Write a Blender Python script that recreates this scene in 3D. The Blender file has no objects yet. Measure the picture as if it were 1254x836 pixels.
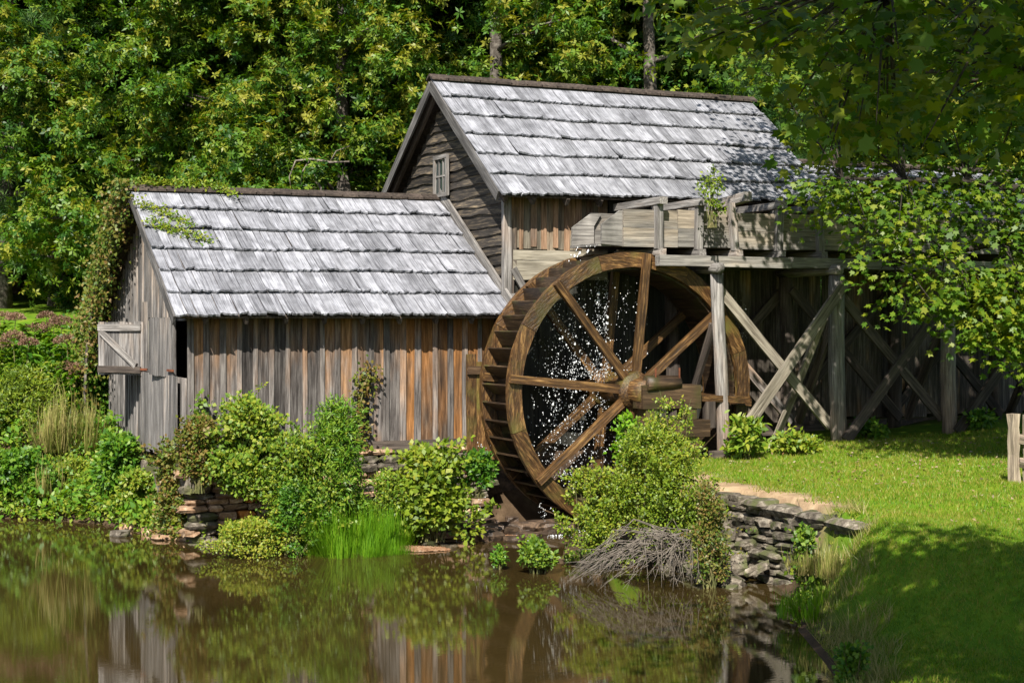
import bpy, math, random
import numpy as np
from mathutils import Matrix, Vector, noise as mnoise

# ------------------------------------------------------------------ camera, world, sun, exposure
SC = bpy.context.scene
COL = SC.collection
TH, FPX, HZ, CZ = math.radians(25.144), 1954.4, 390.2, 3.25      # view azimuth, focal in photo px, horizon row, eye height over the pond
FW = Vector((math.sin(TH), math.cos(TH), 0)); RT = Vector((math.cos(TH), -math.sin(TH), 0)); UP = Vector((0, 0, 1))
cam = bpy.data.cameras.new('camera'); camo = bpy.data.objects.new('camera', cam); COL.objects.link(camo)
cam.sensor_width = 36.0; cam.lens = FPX*36.0/1254.0; cam.shift_y = -(418-HZ)/1254.0
cam.clip_start = 0.1; cam.clip_end = 2000
camo.location = (0, 0, CZ); camo.rotation_euler = (math.pi/2, 0, -TH)
SC.camera = camo

SUN_AZ, SUN_EL = math.radians(36.0), math.radians(44.0)         # light travels toward +X*sin(az), +Y*cos(az), downward
world = bpy.data.worlds.new('World'); SC.world = world; world.use_nodes = True
wn = world.node_tree.nodes; wl = world.node_tree.links
sky = wn.new('ShaderNodeTexSky'); sky.sky_type = 'NISHITA'; sky.sun_disc = False
sky.sun_elevation = SUN_EL; sky.sun_rotation = SUN_AZ + math.pi
wn['Background'].inputs['Strength'].default_value = 0.075
wl.new(sky.outputs[0], wn['Background'].inputs['Color'])
sl = bpy.data.lights.new('sun', 'SUN'); sl.energy = 5.0; sl.angle = math.radians(0.53); sl.color = (1.0, 0.94, 0.84)
slo = bpy.data.objects.new('sun', sl); COL.objects.link(slo); slo.location = (-20, -30, 40)
Ld = Vector((math.sin(SUN_AZ)*math.cos(SUN_EL), math.cos(SUN_AZ)*math.cos(SUN_EL), -math.sin(SUN_EL)))
slo.rotation_euler = Ld.to_track_quat('-Z', 'Y').to_euler()
vs = SC.view_settings; vs.view_transform = 'Standard'; vs.look = 'None'; vs.gamma = 1.0; vs.use_curve_mapping = False
vs.exposure = 1.0
SC.cycles.max_bounces = 6; SC.cycles.transparent_max_bounces = 4; SC.cycles.caustics_reflective = False; SC.cycles.caustics_refractive = False
SC.cycles.use_denoising = True

# ------------------------------------------------------------------ helpers
RNG = random.Random(7)
NP = np.random.default_rng(11)
V = Vector

def ray(px, py):
    return FW + RT*((px-627)/FPX) + UP*((HZ-py)/FPX)
def at_d(px, py, d):            # a photo pixel at a depth along the view
    return V((0, 0, CZ)) + ray(px, py)*d
def at_y(px, py, y):            # ... on a wall plane parallel to the long walls
    r = ray(px, py); return V((0, 0, CZ)) + r*(y/r.y)
def at_x(px, py, x):            # ... on a gable plane
    r = ray(px, py); return V((0, 0, CZ)) + r*(x/r.x)
def at_z(px, py, z):            # ... on level ground
    r = ray(px, py); return V((0, 0, CZ)) + r*((z-CZ)/r.z)
def rd(r, d, z=0.0):            # right / depth metres to world
    p = RT*r + FW*d; return V((p.x, p.y, z))

WM = {}
def place(o, M, parent=None):
    WM[o] = M.copy()
    if parent is not None:
        o.parent = parent; o.matrix_parent_inverse = WM[parent].inverted()
    o.matrix_basis = M
    return o
def obj(name, me, mat=None, parent=None, M=None):
    o = bpy.data.objects.new(name, me); COL.objects.link(o)
    if mat is not None and not me.materials: me.materials.append(mat)
    return place(o, M if M is not None else Matrix.Identity(4), parent)
def thing(name, label, cat, loc=(0, 0, 0), group=None):
    o = bpy.data.objects.new(name, None); COL.objects.link(o); o.empty_display_size = 0.2
    o['label'] = label; o['category'] = cat
    if group: o['group'] = group
    return place(o, Matrix.Translation(V(loc)))
def tag(o, label, cat, group=None, kind=None):
    o['label'] = label; o['category'] = cat
    if group: o['group'] = group
    if kind: o['kind'] = kind
    return o
def struct(o):
    o['kind'] = 'structure'; return o
def mesh(name, v, f, smooth=False):
    me = bpy.data.meshes.new(name); me.from_pydata([tuple(p) for p in v], [], f); me.update()
    if smooth:
        me.polygons.foreach_set('use_smooth', [True]*len(me.polygons))
    return me
def frame(z, n):                # matrix columns: width X, thickness Y (along n), length Z
    z = z.normalized(); n = (n - z*n.dot(z)).normalized(); x = n.cross(z)
    M = Matrix.Identity(4)
    for i in range(3): M[i][0], M[i][1], M[i][2] = x[i], n[i], z[i]
    return M

def plank(name, p0, p1, w, t, n, mat, parent, seg=4, wob=0.004, taper=1.0, endcut=0.0):
    """sawn timber from p0 to p1, width w, thickness t along n, edges slightly uneven"""
    p0, p1 = V(p0), V(p1); L = (p1-p0).length; v = []; f = []
    for k in range(seg+1):
        s = k/seg; ww = w*(1+(taper-1)*s)
        for a, b in ((-1, -1), (1, -1), (1, 1), (-1, 1)):
            ez = endcut*RNG.uniform(-1, 1) if k in (0, seg) else 0
            v.append((a*ww/2+RNG.uniform(-wob, wob), b*t/2+RNG.uniform(-wob, wob)*.6, s*L+ez))
    for k in range(seg):
        for j in range(4):
            a = k*4+j; b = k*4+(j+1) % 4; f.append((a, b, b+4, a+4))
    f += [(3, 2, 1, 0), tuple(seg*4+j for j in range(4))]
    M = frame(p1-p0, V(n)); M.translation = p0
    return obj(name, mesh(name, v, f), mat, parent, M)

def log(name, p0, p1, r0, r1, mat, parent, seg=8, ns=10, wob=0.05, bend=0.0):
    p0, p1 = V(p0), V(p1); L = (p1-p0).length; v = []; f = []
    ph = RNG.uniform(0, 6)
    for k in range(seg+1):
        s = k/seg; r = r0+(r1-r0)*s
        cx = bend*math.sin(s*math.pi+.2)*math.cos(ph); cy = bend*math.sin(s*math.pi*1.4)*math.sin(ph)
        for j in range(ns):
            a = 2*math.pi*j/ns; rr = r*(1+RNG.uniform(-wob, wob)+.06*math.sin(3*a+ph))
            v.append((cx+math.cos(a)*rr, cy+math.sin(a)*rr, s*L))
    for k in range(seg):
        for j in range(ns):
            a = k*ns+j; b = k*ns+(j+1) % ns; f.append((a, b, b+ns, a+ns))
    f += [tuple(range(ns-1, -1, -1)), tuple(seg*ns+j for j in range(ns))]
    z = p1-p0; n = V((0, -1, 0)) if abs(z.normalized().y) < .9 else V((0, 0, 1))
    M = frame(z, n); M.translation = p0
    return obj(name, mesh(name, v, f, True), mat, parent, M)

def tubes(paths, ns=5):
    """joined tapered tubes: paths = list of (points, radii)"""
    v = []; f = []
    for pts, rad in paths:
        b0 = len(v); n = len(pts)
        for k in range(n):
            t = (pts[min(k+1, n-1)]-pts[max(k-1, 0)])
            if t.length < 1e-6: t = V((0, 0, 1))
            q = t.to_track_quat('Z', 'Y')
            for j in range(ns):
                a = 2*math.pi*j/ns; v.append(pts[k]+q@V((math.cos(a)*rad[k], math.sin(a)*rad[k], 0)))
        for k in range(n-1):
            for j in range(ns):
                a = b0+k*ns+j; b = b0+k*ns+(j+1) % ns; f.append((a, b, b+ns, a+ns))
        f.append(tuple(b0+(n-1)*ns+j for j in range(ns))); f.append(tuple(b0+j for j in range(ns-1, -1, -1)))
    return v, f

# leaf templates: x along the leaf, y across, z out of the leaf
LEAF = (np.array([(0, 0, 0), (.45, .5, .10), (1, 0, -.06), (.45, -.5, .10)]), [(0, 1, 2, 3)])
LANCE = (np.array([(0, 0, 0), (.35, .5, .06), (.75, .3, 0), (1, 0, -.16), (.75, -.3, 0), (.35, -.5, .06)]), [(0, 1, 2, 3, 4, 5)])
BLADE = (np.array([(0, -.5, 0), (0, .5, 0), (.55, .38, .10), (.55, -.38, .10), (1, 0, .34)]), [(0, 1, 2, 3), (3, 2, 4)])
SPIKE = (np.array([(0, -.5, 0), (0, .5, 0), (1, 0, .18)]), [(0, 1, 2)])
MAPLE = (np.array([(0, 0, 0), (.16, .28, .03), (.10, .50, .0), (.40, .36, .05), (.66, .50, .0), (.62, .16, .04), (1, 0, -.10),
                   (.62, -.16, .04), (.66, -.50, .0), (.40, -.36, .05), (.10, -.50, .0), (.16, -.28, .03)]), [tuple(range(12))])
def tuft_template(n, w, seed):
    r = np.random.default_rng(seed); vs_, fs = [], []
    for k in range(n):
        a = 2*math.pi*k/n+r.uniform(-.3, .3); e = r.uniform(-.5, .35); l = r.uniform(.75, 1.1)
        d = np.array([math.cos(a)*math.cos(e), math.sin(a)*math.cos(e), math.sin(e)]); s = np.array([-math.sin(a), math.cos(a), r.uniform(-.5, .5)])
        b = len(vs_); vs_ += [d*.05, d*.5*l+s*w*.5, d*l+np.array([0, 0, -.08]), d*.5*l-s*w*.5]; fs.append((b, b+1, b+2, b+3))
    return np.array(vs_), fs
OAK = [tuft_template(5, .36, 1), tuft_template(6, .33, 2), tuft_template(5, .40, 3)]

def unit(a): return a/np.maximum(np.linalg.norm(a, axis=1, keepdims=True), 1e-9)
def spread(name, tpl, pos, axis, nrm, ln, wd, rnd=None, smooth=False):
    """one mesh holding a copy of the template at every position"""
    T, F = tpl; N = len(pos); M = len(T)
    x = unit(axis); y = unit(np.cross(nrm, x)); z = np.cross(x, y)
    ln = np.broadcast_to(ln, (N,)); wd = np.broadcast_to(wd, (N,))
    co = (pos[:, None, :] + x[:, None, :]*(T[None, :, 0:1]*ln[:, None, None]) + y[:, None, :]*(T[None, :, 1:2]*wd[:, None, None])
          + z[:, None, :]*(T[None, :, 2:3]*ln[:, None, None])).reshape(-1, 3)
    sizes = np.array([len(f) for f in F]); flat = np.concatenate([np.array(f) for f in F])
    idx = (flat[None, :] + (np.arange(N)*M)[:, None]).ravel()
    tot = np.tile(sizes, N); start = np.concatenate([[0], np.cumsum(tot)[:-1]])
    me = bpy.data.meshes.new(name)
    me.vertices.add(N*M); me.vertices.foreach_set('co', co.ravel().astype(np.float32))
    me.loops.add(len(idx)); me.loops.foreach_set('vertex_index', idx.astype(np.int32))
    me.polygons.add(len(tot)); me.polygons.foreach_set('loop_start', start.astype(np.int32))
    me.update(calc_edges=True)
    if rnd is None: rnd = NP.random(N)
    at = me.attributes.new('rnd', 'FLOAT', 'POINT'); at.data.foreach_set('value', np.repeat(rnd, M).astype(np.float32))
    return me
def rand_dirs(n, rng=NP):
    return unit(rng.normal(size=(n, 3)))

# ------------------------------------------------------------------ materials
def newmat(name):
    m = bpy.data.materials.new(name); m.use_nodes = True
    nt = m.node_tree; b = nt.nodes['Principled BSDF']
    return m, nt, nt.nodes, nt.links, b
def ramp(nd, stops):
    r = nd.new('ShaderNodeValToRGB'); el = r.color_ramp.elements
    while len(el) < len(stops): el.new(0.5)
    for e, (p, c) in zip(el, stops): e.position = p; e.color = (*c, 1)
    return r
def wood(name, dark, mid, light, warm=None, tone=(.72, 1.25), sc=(26, 26, 1.6), rough=.85, bump=.35, spec=.25, green=None, sheen_wet=False):
    m, nt, nd, lk, b = newmat(name)
    tc = nd.new('ShaderNodeTexCoord'); oi = nd.new('ShaderNodeObjectInfo')
    mul = nd.new('ShaderNodeVectorMath'); mul.operation = 'MULTIPLY_ADD'
    cx = nd.new('ShaderNodeCombineXYZ')
    for i in range(3): lk.new(oi.outputs['Random'], cx.inputs[i])
    lk.new(cx.outputs[0], mul.inputs[0]); mul.inputs[1].default_value = (31, 17, 53); lk.new(tc.outputs['Object'], mul.inputs[2])
    mp = nd.new('ShaderNodeMapping'); mp.inputs['Scale'].default_value = sc; lk.new(mul.outputs[0], mp.inputs['Vector'])
    n1 = nd.new('ShaderNodeTexNoise'); n1.inputs['Scale'].default_value = 1.0; n1.inputs['Detail'].default_value = 7; n1.inputs['Roughness'].default_value = .68
    n1.inputs['Distortion'].default_value = .35
    lk.new(mp.outputs[0], n1.inputs['Vector'])
    r1 = ramp(nd, [(.30, dark), (.50, mid), (.72, light)]); lk.new(n1.outputs['Fac'], r1.inputs[0])
    n2 = nd.new('ShaderNodeTexNoise'); n2.inputs['Scale'].default_value = 1.0; n2.inputs['Detail'].default_value = 4
    mp2 = nd.new('ShaderNodeMapping'); mp2.inputs['Scale'].default_value = (4, 4, 1.1); lk.new(mul.outputs[0], mp2.inputs['Vector']); lk.new(mp2.outputs[0], n2.inputs['Vector'])
    col = r1.outputs[0]
    def mix(a, c, fac, mode='MIX'):
        x = nd.new('ShaderNodeMix'); x.data_type = 'RGBA'; x.blend_type = mode
        if isinstance(fac, float): x.inputs[0].default_value = fac
        else: lk.new(fac, x.inputs[0])
        lk.new(a, x.inputs[6])
        if isinstance(c, tuple): x.inputs[7].default_value = (*c, 1)
        else: lk.new(c, x.inputs[7])
        return x.outputs[2]
    if warm:                    # sheltered timber keeps its tannin colour: colour, z from, z to, amount
        wc, z0, z1, amt = warm
        ge = nd.new('ShaderNodeNewGeometry'); sx = nd.new('ShaderNodeSeparateXYZ'); lk.new(ge.outputs['Position'], sx.inputs[0])
        mr = nd.new('ShaderNodeMapRange'); mr.inputs[1].default_value = z0; mr.inputs[2].default_value = z1; lk.new(sx.outputs[2], mr.inputs[0])
        m2 = nd.new('ShaderNodeMath'); m2.operation = 'ADD'; lk.new(n2.outputs['Fac'], m2.inputs[0]); m2.inputs[1].default_value = -.5
        m3 = nd.new('ShaderNodeMath'); m3.operation = 'MULTIPLY_ADD'; lk.new(m2.outputs[0], m3.inputs[0]); m3.inputs[1].default_value = 2.6; lk.new(mr.outputs[0], m3.inputs[2])
        rr = nd.new('ShaderNodeMath'); rr.operation = 'MULTIPLY_ADD'; lk.new(oi.outputs['Random'], rr.inputs[0]); rr.inputs[1].default_value = .8; lk.new(m3.outputs[0], rr.inputs[2])
        m4 = nd.new('ShaderNodeMath'); m4.operation = 'MULTIPLY_ADD'; m4.use_clamp = True; lk.new(rr.outputs[0], m4.inputs[0]); m4.inputs[1].default_value = 1.25; m4.inputs[2].default_value = -.80
        m5 = nd.new('ShaderNodeMath'); m5.operation = 'MULTIPLY'; m5.use_clamp = True; lk.new(m4.outputs[0], m5.inputs[0]); m5.inputs[1].default_value = amt
        wr = ramp(nd, [(.3, tuple(c*.35 for c in wc)), (.5, wc), (.75, tuple(min(1, c*1.9) for c in wc))]); lk.new(n1.outputs['Fac'], wr.inputs[0])
        col = mix(col, wr.outputs[0], m5.outputs[0])
    if green:
        n3 = nd.new('ShaderNodeTexNoise'); n3.inputs['Scale'].default_value = 2.2; n3.inputs['Detail'].default_value = 6; lk.new(mul.outputs[0], n3.inputs['Vector'])
        rg = ramp(nd, [(.52, (0, 0, 0)), (.70, (1, 1, 1))]); lk.new(n3.outputs['Fac'], rg.inputs[0])
        col = mix(col, green, rg.outputs[0])
    mrp = nd.new('ShaderNodeMapRange'); mrp.inputs[1].default_value = .3; mrp.inputs[2].default_value = .7; mrp.inputs[3].default_value = .62; mrp.inputs[4].default_value = 1.2
    lk.new(n2.outputs['Fac'], mrp.inputs[0])
    mrt = nd.new('ShaderNodeMapRange'); mrt.inputs[3].default_value = tone[0]; mrt.inputs[4].default_value = tone[1]; lk.new(oi.outputs['Random'], mrt.inputs[0])
    mm = nd.new('ShaderNodeMath'); mm.operation = 'MULTIPLY'; lk.new(mrp.outputs[0], mm.inputs[0]); lk.new(mrt.outputs[0], mm.inputs[1])
    vm = nd.new('ShaderNodeVectorMath'); vm.operation = 'SCALE'; lk.new(col, vm.inputs[0]); lk.new(mm.outputs[0], vm.inputs['Scale'])
    lk.new(vm.outputs[0], b.inputs['Base Color'])
    b.inputs['Roughness'].default_value = rough; b.inputs['Specular IOR Level'].default_value = spec
    bp = nd.new('ShaderNodeBump'); bp.inputs['Strength'].default_value = bump; bp.inputs['Distance'].default_value = .02
    lk.new(n1.outputs['Fac'], bp.inputs['Height']); lk.new(bp.outputs[0], b.inputs['Normal'])
    return m
def leafmat(name, cols, transl=.32, rough=.45, spec=.3, patch=None):
    m, nt, nd, lk, b = newmat(name)
    at = nd.new('ShaderNodeAttribute'); at.attribute_name = 'rnd'
    r = ramp(nd, [(i/(len(cols)-1), c) for i, c in enumerate(cols)])
    oi = nd.new('ShaderNodeObjectInfo')
    ge = nd.new('ShaderNodeNewGeometry'); ns = nd.new('ShaderNodeTexNoise'); ns.inputs['Scale'].default_value = .9 if patch is None else patch; ns.inputs['Detail'].default_value = 2
    lk.new(ge.outputs['Position'], ns.inputs['Vector'])
    ma = nd.new('ShaderNodeMath'); ma.operation = 'MULTIPLY_ADD'; lk.new(ns.outputs['Fac'], ma.inputs[0]); ma.inputs[1].default_value = .9; ma.inputs[2].default_value = -.45
    mb = nd.new('ShaderNodeMath'); mb.operation = 'ADD'; mb.use_clamp = True; mo = nd.new('ShaderNodeMath'); mo.operation = 'MULTIPLY_ADD'; lk.new(oi.outputs['Random'], mo.inputs[0]); mo.inputs[1].default_value = .4; mo.inputs[2].default_value = -.17; mo2 = nd.new('ShaderNodeMath'); mo2.operation = 'ADD'; lk.new(mo.outputs[0], mo2.inputs[0]); lk.new(ma.outputs[0], mo2.inputs[1]); lk.new(mo2.outputs[0], mb.inputs[0]); lk.new(at.outputs['Fac'], mb.inputs[1])
    lk.new(mb.outputs[0], r.inputs[0])
    lk.new(r.outputs[0], b.inputs['Base Color']); b.inputs['Roughness'].default_value = rough; b.inputs['Specular IOR Level'].default_value = spec
    tr = nd.new('ShaderNodeBsdfTranslucent')
    hs = nd.new('ShaderNodeHueSaturation'); hs.inputs['Hue'].default_value = .488; hs.inputs['Value'].default_value = 1.5; hs.inputs['Saturation'].default_value = 1.1; lk.new(r.outputs[0], hs.inputs['Color']); lk.new(hs.outputs[0], tr.inputs['Color'])
    mx = nd.new('ShaderNodeMixShader'); mx.inputs[0].default_value = transl
    lk.new(b.outputs[0], mx.inputs[1]); lk.new(tr.outputs[0], mx.inputs[2]); lk.new(mx.outputs[0], nd['Material Output'].inputs['Surface'])
    return m
def rock(name, c0, c1, c2, moss=None, tone=(.7, 1.3), rough=.9):
    m, nt, nd, lk, b = newmat(name)
    tc = nd.new('ShaderNodeNewGeometry'); oi = nd.new('ShaderNodeObjectInfo')
    n1 = nd.new('ShaderNodeTexNoise'); n1.inputs['Scale'].default_value = 9; n1.inputs['Detail'].default_value = 9; n1.inputs['Roughness'].default_value = .7; lk.new(tc.outputs['Position'], n1.inputs['Vector'])
    r = ramp(nd, [(.32, c0), (.5, c1), (.68, c2)]); lk.new(n1.outputs['Fac'], r.inputs[0]); col = r.outputs[0]
    if moss:
        n2 = nd.new('ShaderNodeTexNoise'); n2.inputs['Scale'].default_value = 4; n2.inputs['Detail'].default_value = 6; lk.new(tc.outputs['Position'], n2.inputs['Vector'])
        rg = ramp(nd, [(.50, (0, 0, 0)), (.62, (1, 1, 1))]); lk.new(n2.outputs['Fac'], rg.inputs[0])
        x = nd.new('ShaderNodeMix'); x.data_type = 'RGBA'; lk.new(rg.outputs[0], x.inputs[0]); lk.new(col, x.inputs[6]); x.inputs[7].default_value = (*moss, 1); col = x.outputs[2]
    mr = nd.new('ShaderNodeMapRange'); mr.inputs[3].default_value = tone[0]; mr.inputs[4].default_value = tone[1]; lk.new(oi.outputs['Random'], mr.inputs[0])
    vm = nd.new('ShaderNodeVectorMath'); vm.operation = 'SCALE'; lk.new(col, vm.inputs[0]); lk.new(mr.outputs[0], vm.inputs['Scale']); lk.new(vm.outputs[0], b.inputs['Base Color'])
    b.inputs['Roughness'].default_value = rough; b.inputs['Specular IOR Level'].default_value = .25
    bp = nd.new('ShaderNodeBump'); bp.inputs['Strength'].default_value = .6; bp.inputs['Distance'].default_value = .03; lk.new(n1.outputs['Fac'], bp.inputs['Height']); lk.new(bp.outputs[0], b.inputs['Normal'])
    return m

M_SHED = wood('weathered_siding', (.020, .016, .014), (.125, .110, .102), (.34, .315, .29), warm=((.20, .094, .026), 1.9, 3.5, .75), tone=(.38, 1.45))
M_SHEDB = wood('stained_siding', (.016, .010, .007), (.085, .055, .036), (.27, .215, .16), warm=((.19, .082, .022), .6, 3.6, .8), tone=(.4, 1.35))
M_BATT = wood('weathered_batten', (.035, .03, .027), (.18, .16, .148), (.40, .37, .34), warm=((.22, .105, .032), 2.0, 3.5, .6), tone=(.5, 1.2))
M_GABL = wood('silvered_gable_board', (.035, .031, .029), (.19, .178, .17), (.42, .40, .38), warm=((.25, .15, .065), 2.0, 6.5, .35), tone=(.5, 1.25))
M_LAP = wood('dark_lap_siding', (.010, .009, .008), (.040, .034, .029), (.20, .155, .10), tone=(.55, 1.5), sc=(30, 30, 2.2))
M_MAIN = wood('mill_siding', (.026, .022, .019), (.115, .095, .078), (.31, .265, .21), warm=((.25, .125, .042), 3.4, 5.4, .75), tone=(.5, 1.3))
M_UPPER = wood('sunlit_upper_board', (.05, .042, .033), (.21, .18, .135), (.40, .355, .275), warm=((.22, .10, .03), 4.2, 5.4, .6), tone=(.55, 1.25))  # paler version of the mill siding, with sunlight put into the colour
M_WETSHADE = wood('wet_shade_wall_board', (.010, .010, .009), (.030, .030, .026), (.07, .068, .055), tone=(.6, 1.3), rough=.5)  # wet boards; the wheel pit's shade is also put into this dark colour
M_PALE = wood('pale_plank', (.13, .115, .085), (.30, .27, .21), (.45, .415, .34), tone=(.85, 1.15))
M_FLUME = wood('flume_plank', (.06, .056, .052), (.20, .188, .172), (.37, .352, .325), warm=((.27, .18, .075), 4.2, 4.9, .30), tone=(.8, 1.2), sc=(30, 30, 1.5))
M_POST = wood('grey_timber', (.05, .045, .041), (.215, .20, .187), (.45, .43, .405), warm=((.24, .13, .06), 3.2, 0.9, .45), tone=(.7, 1.15), sc=(34, 34, 1.6), bump=.6)
M_BRACE = wood('brace_timber', (.065, .055, .04), (.23, .20, .155), (.44, .40, .325), tone=(.75, 1.2))
M_BARGE = wood('grey_barge_board', (.03, .028, .027), (.10, .095, .092), (.24, .23, .225), tone=(.8, 1.2))
M_DARKT = wood('dark_timber', (.025, .02, .017), (.075, .06, .05), (.16, .13, .105), tone=(.7, 1.3))
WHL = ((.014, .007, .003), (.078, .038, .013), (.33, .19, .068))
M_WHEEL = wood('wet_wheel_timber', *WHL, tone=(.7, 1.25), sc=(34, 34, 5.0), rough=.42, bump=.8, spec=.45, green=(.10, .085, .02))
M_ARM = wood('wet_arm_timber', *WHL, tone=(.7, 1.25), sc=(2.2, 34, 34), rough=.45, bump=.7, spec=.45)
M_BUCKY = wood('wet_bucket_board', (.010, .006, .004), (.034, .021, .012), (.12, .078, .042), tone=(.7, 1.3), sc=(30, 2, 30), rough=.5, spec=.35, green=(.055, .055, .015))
M_FLUMX = wood('spout_plank', (.06, .056, .052), (.20, .188, .172), (.37, .352, .325), tone=(.8, 1.2), sc=(1.5, 30, 30))
M_BUCK = wood('bucket_board', (.018, .011, .007), (.06, .036, .02), (.17, .11, .06), tone=(.7, 1.3), rough=.5, spec=.35, green=(.055, .055, .015))
M_SHING = wood('silver_shingle', (.036, .036, .043), (.25, .255, .282), (.39, .396, .425), tone=(.64, 1.18), sc=(60, 1.5, 10), bump=.5, rough=.8)
M_RIDGE = wood('ridge_board', (.018, .014, .012), (.055, .042, .034), (.12, .095, .075), tone=(.75, 1.3), sc=(20, 20, 20))
M_FENCE = wood('split_rail', (.08, .06, .045), (.25, .20, .15), (.46, .38, .28), tone=(.8, 1.2), bump=.7)
M_IRON = rock('rusted_iron', (.06, .02, .012), (.12, .04, .02), (.18, .07, .03))
M_STONE = rock('lichen_stone', (.024, .021, .017), (.11, .092, .070), (.31, .275, .22), moss=(.07, .075, .03))
M_RUST = rock('rust_stone', (.12, .07, .04), (.32, .20, .12), (.50, .38, .26), tone=(.6, 1.35))
M_ORAN = rock('orange_stone', (.25, .08, .02), (.42, .15, .03), (.50, .26, .09))
M_WETS = rock('wet_stone', (.018, .013, .01), (.06, .042, .03), (.15, .10, .065), rough=.35)
M_BARK = rock('bark', (.03, .025, .02), (.085, .072, .06), (.20, .18, .155))
M_MBARK = rock('maple_bark', (.018, .014, .011), (.045, .036, .028), (.09, .075, .06))
M_TWIG = rock('dead_twig', (.07, .057, .044), (.15, .128, .104), (.26, .228, .19))
M_STEM = rock('green_stem', (.05, .06, .02), (.10, .10, .035), (.16, .13, .06))
M_GRAV = rock('gravel', (.15, .07, .035), (.28, .15, .08), (.46, .33, .22))

L_OAK = leafmat('oak_leaf', [(.022, .070, .009), (.046, .125, .011), (.085, .175, .015), (.145, .215, .02), (.24, .24, .028)])
L_OAK2 = leafmat('oak_leaf_blue', [(.016, .062, .014), (.030, .108, .018), (.055, .155, .022), (.11, .21, .028)])
L_PINE = leafmat('pine_needle', [(.020, .060, .020), (.045, .110, .024), (.085, .165, .03)], transl=.2)
L_MAPLE = leafmat('maple_leaf', [(.035, .085, .008), (.070, .145, .011), (.12, .195, .015), (.20, .23, .018)], transl=.42, patch=.5)
L_BUSH = leafmat('bush_leaf', [(.045, .10, .009), (.095, .18, .015), (.15, .235, .020), (.24, .27, .03)])
L_DEEP = leafmat('deep_green_leaf', [(.028, .095, .008), (.065, .165, .012), (.105, .22, .016), (.16, .25, .020)])
L_YEL = leafmat('yellow_green_leaf', [(.07, .125, .010), (.135, .205, .014), (.20, .265, .022), (.29, .28, .035)])
L_VINE = leafmat('vine_leaf', [(.04, .095, .010), (.09, .14, .016), (.15, .16, .026), (.20, .13, .04)])
L_REED = leafmat('reed_grass', [(.09, .22, .008), (.14, .30, .012), (.22, .36, .02)], transl=.4)
L_STRAW = leafmat('arching_grass', [(.10, .14, .02), (.20, .21, .05), (.34, .29, .11)], transl=.3)
L_LAWN = leafmat('lawn_grass', [(.050, .135, .006), (.105, .215, .008), (.175, .26, .012), (.28, .25, .05)], transl=.35, patch=1.3)
L_PYE = leafmat('dusty_pink_bloom', [(.13, .075, .045), (.22, .13, .085), (.33, .22, .14)], transl=.2)
L_FALL = leafmat('fallen_leaf', [(.14, .08, .035), (.26, .18, .10), (.40, .33, .24)], transl=.1)

# water
M_WATER, nt, nd, lk, b = newmat('pond_water')
b.inputs['Base Color'].default_value = (.070, .040, .014, 1); b.inputs['Roughness'].default_value = .0; b.inputs['IOR'].default_value = 1.7; b.inputs['Specular IOR Level'].default_value = .8
ge = nd.new('ShaderNodeNewGeometry'); mp = nd.new('ShaderNodeMapping'); mp.inputs['Rotation'].default_value = (0, 0, TH); mp.inputs['Scale'].default_value = (3.0, 16.0, 1)
lk.new(ge.outputs['Position'], mp.inputs['Vector'])
n1 = nd.new('ShaderNodeTexNoise'); n1.inputs['Scale'].default_value = 1.6; n1.inputs['Detail'].default_value = 3; lk.new(mp.outputs[0], n1.inputs['Vector'])
bp = nd.new('ShaderNodeBump'); bp.inputs['Strength'].default_value = .03; bp.inputs['Distance'].default_value = .010; lk.new(n1.outputs['Fac'], bp.inputs['Height']); lk.new(bp.outputs[0], b.inputs['Normal'])
n2 = nd.new('ShaderNodeTexNoise'); n2.inputs['Scale'].default_value = .35; n2.inputs['Detail'].default_value = 4; lk.new(ge.outputs['Position'], n2.inputs['Vector'])
r = ramp(nd, [(.35, (.026, .0175, .0052)), (.65, (.042, .028, .009))]); lk.new(n2.outputs['Fac'], r.inputs[0]); lk.new(r.outputs[0], b.inputs['Base Color'])
M_DROP, nt, nd, lk, b = newmat('white_water')
b.inputs['Base Color'].default_value = (.88, .92, .95, 1); b.inputs['Roughness'].default_value = .12; b.inputs['Transmission Weight'].default_value = .25; b.inputs['IOR'].default_value = 1.33
M_GLASS, nt, nd, lk, b = newmat('window_glass')
b.inputs['Base Color'].default_value = (.02, .035, .035, 1); b.inputs['Roughness'].default_value = .08

# ------------------------------------------------------------------ ground
def sst(a, b, x):
    t = np.clip((x-a)/(b-a), 0, 1); return t*t*(3-2*t)
shore_px = [(-420, 622), (-200, 630), (0, 634), (60, 636), (130, 642), (190, 656), (240, 664), (320, 669), (400, 671), (470, 668), (520, 661), (548, 655)]
POND = [at_z(x, y, 0).xy for x, y in shore_px]
POND += [V(q) for q in ((9.25, 21.2), (9.45, 22.85), (14.55, 22.85), (14.55, 21.50), (11.35, 21.45), (10.6, 20.6))]
POND += [at_z(x, y, 0).xy for x, y in ((676, 690), (760, 694), (868, 695))]
WALL_A, WALL_B = V((11.42, 18.15)), V((11.18, 14.55))
POND += [V((11.40, 17.7)), V((11.33, 16.4))] + [at_z(x, y, 0).xy for x, y in ((990, 745), (978, 772), (1010, 812), (1024, 840))]
POND += [rd(a, d).xy for a, d in ((1.9, 12), (1.15, 10), (.4, 8), (-1, 6.0), (-5, 4.5), (-12, 4), (-22, 9), (-24, 20), (-19, 26))]
PA = np.array([[q.x, q.y] for q in POND])
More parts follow.
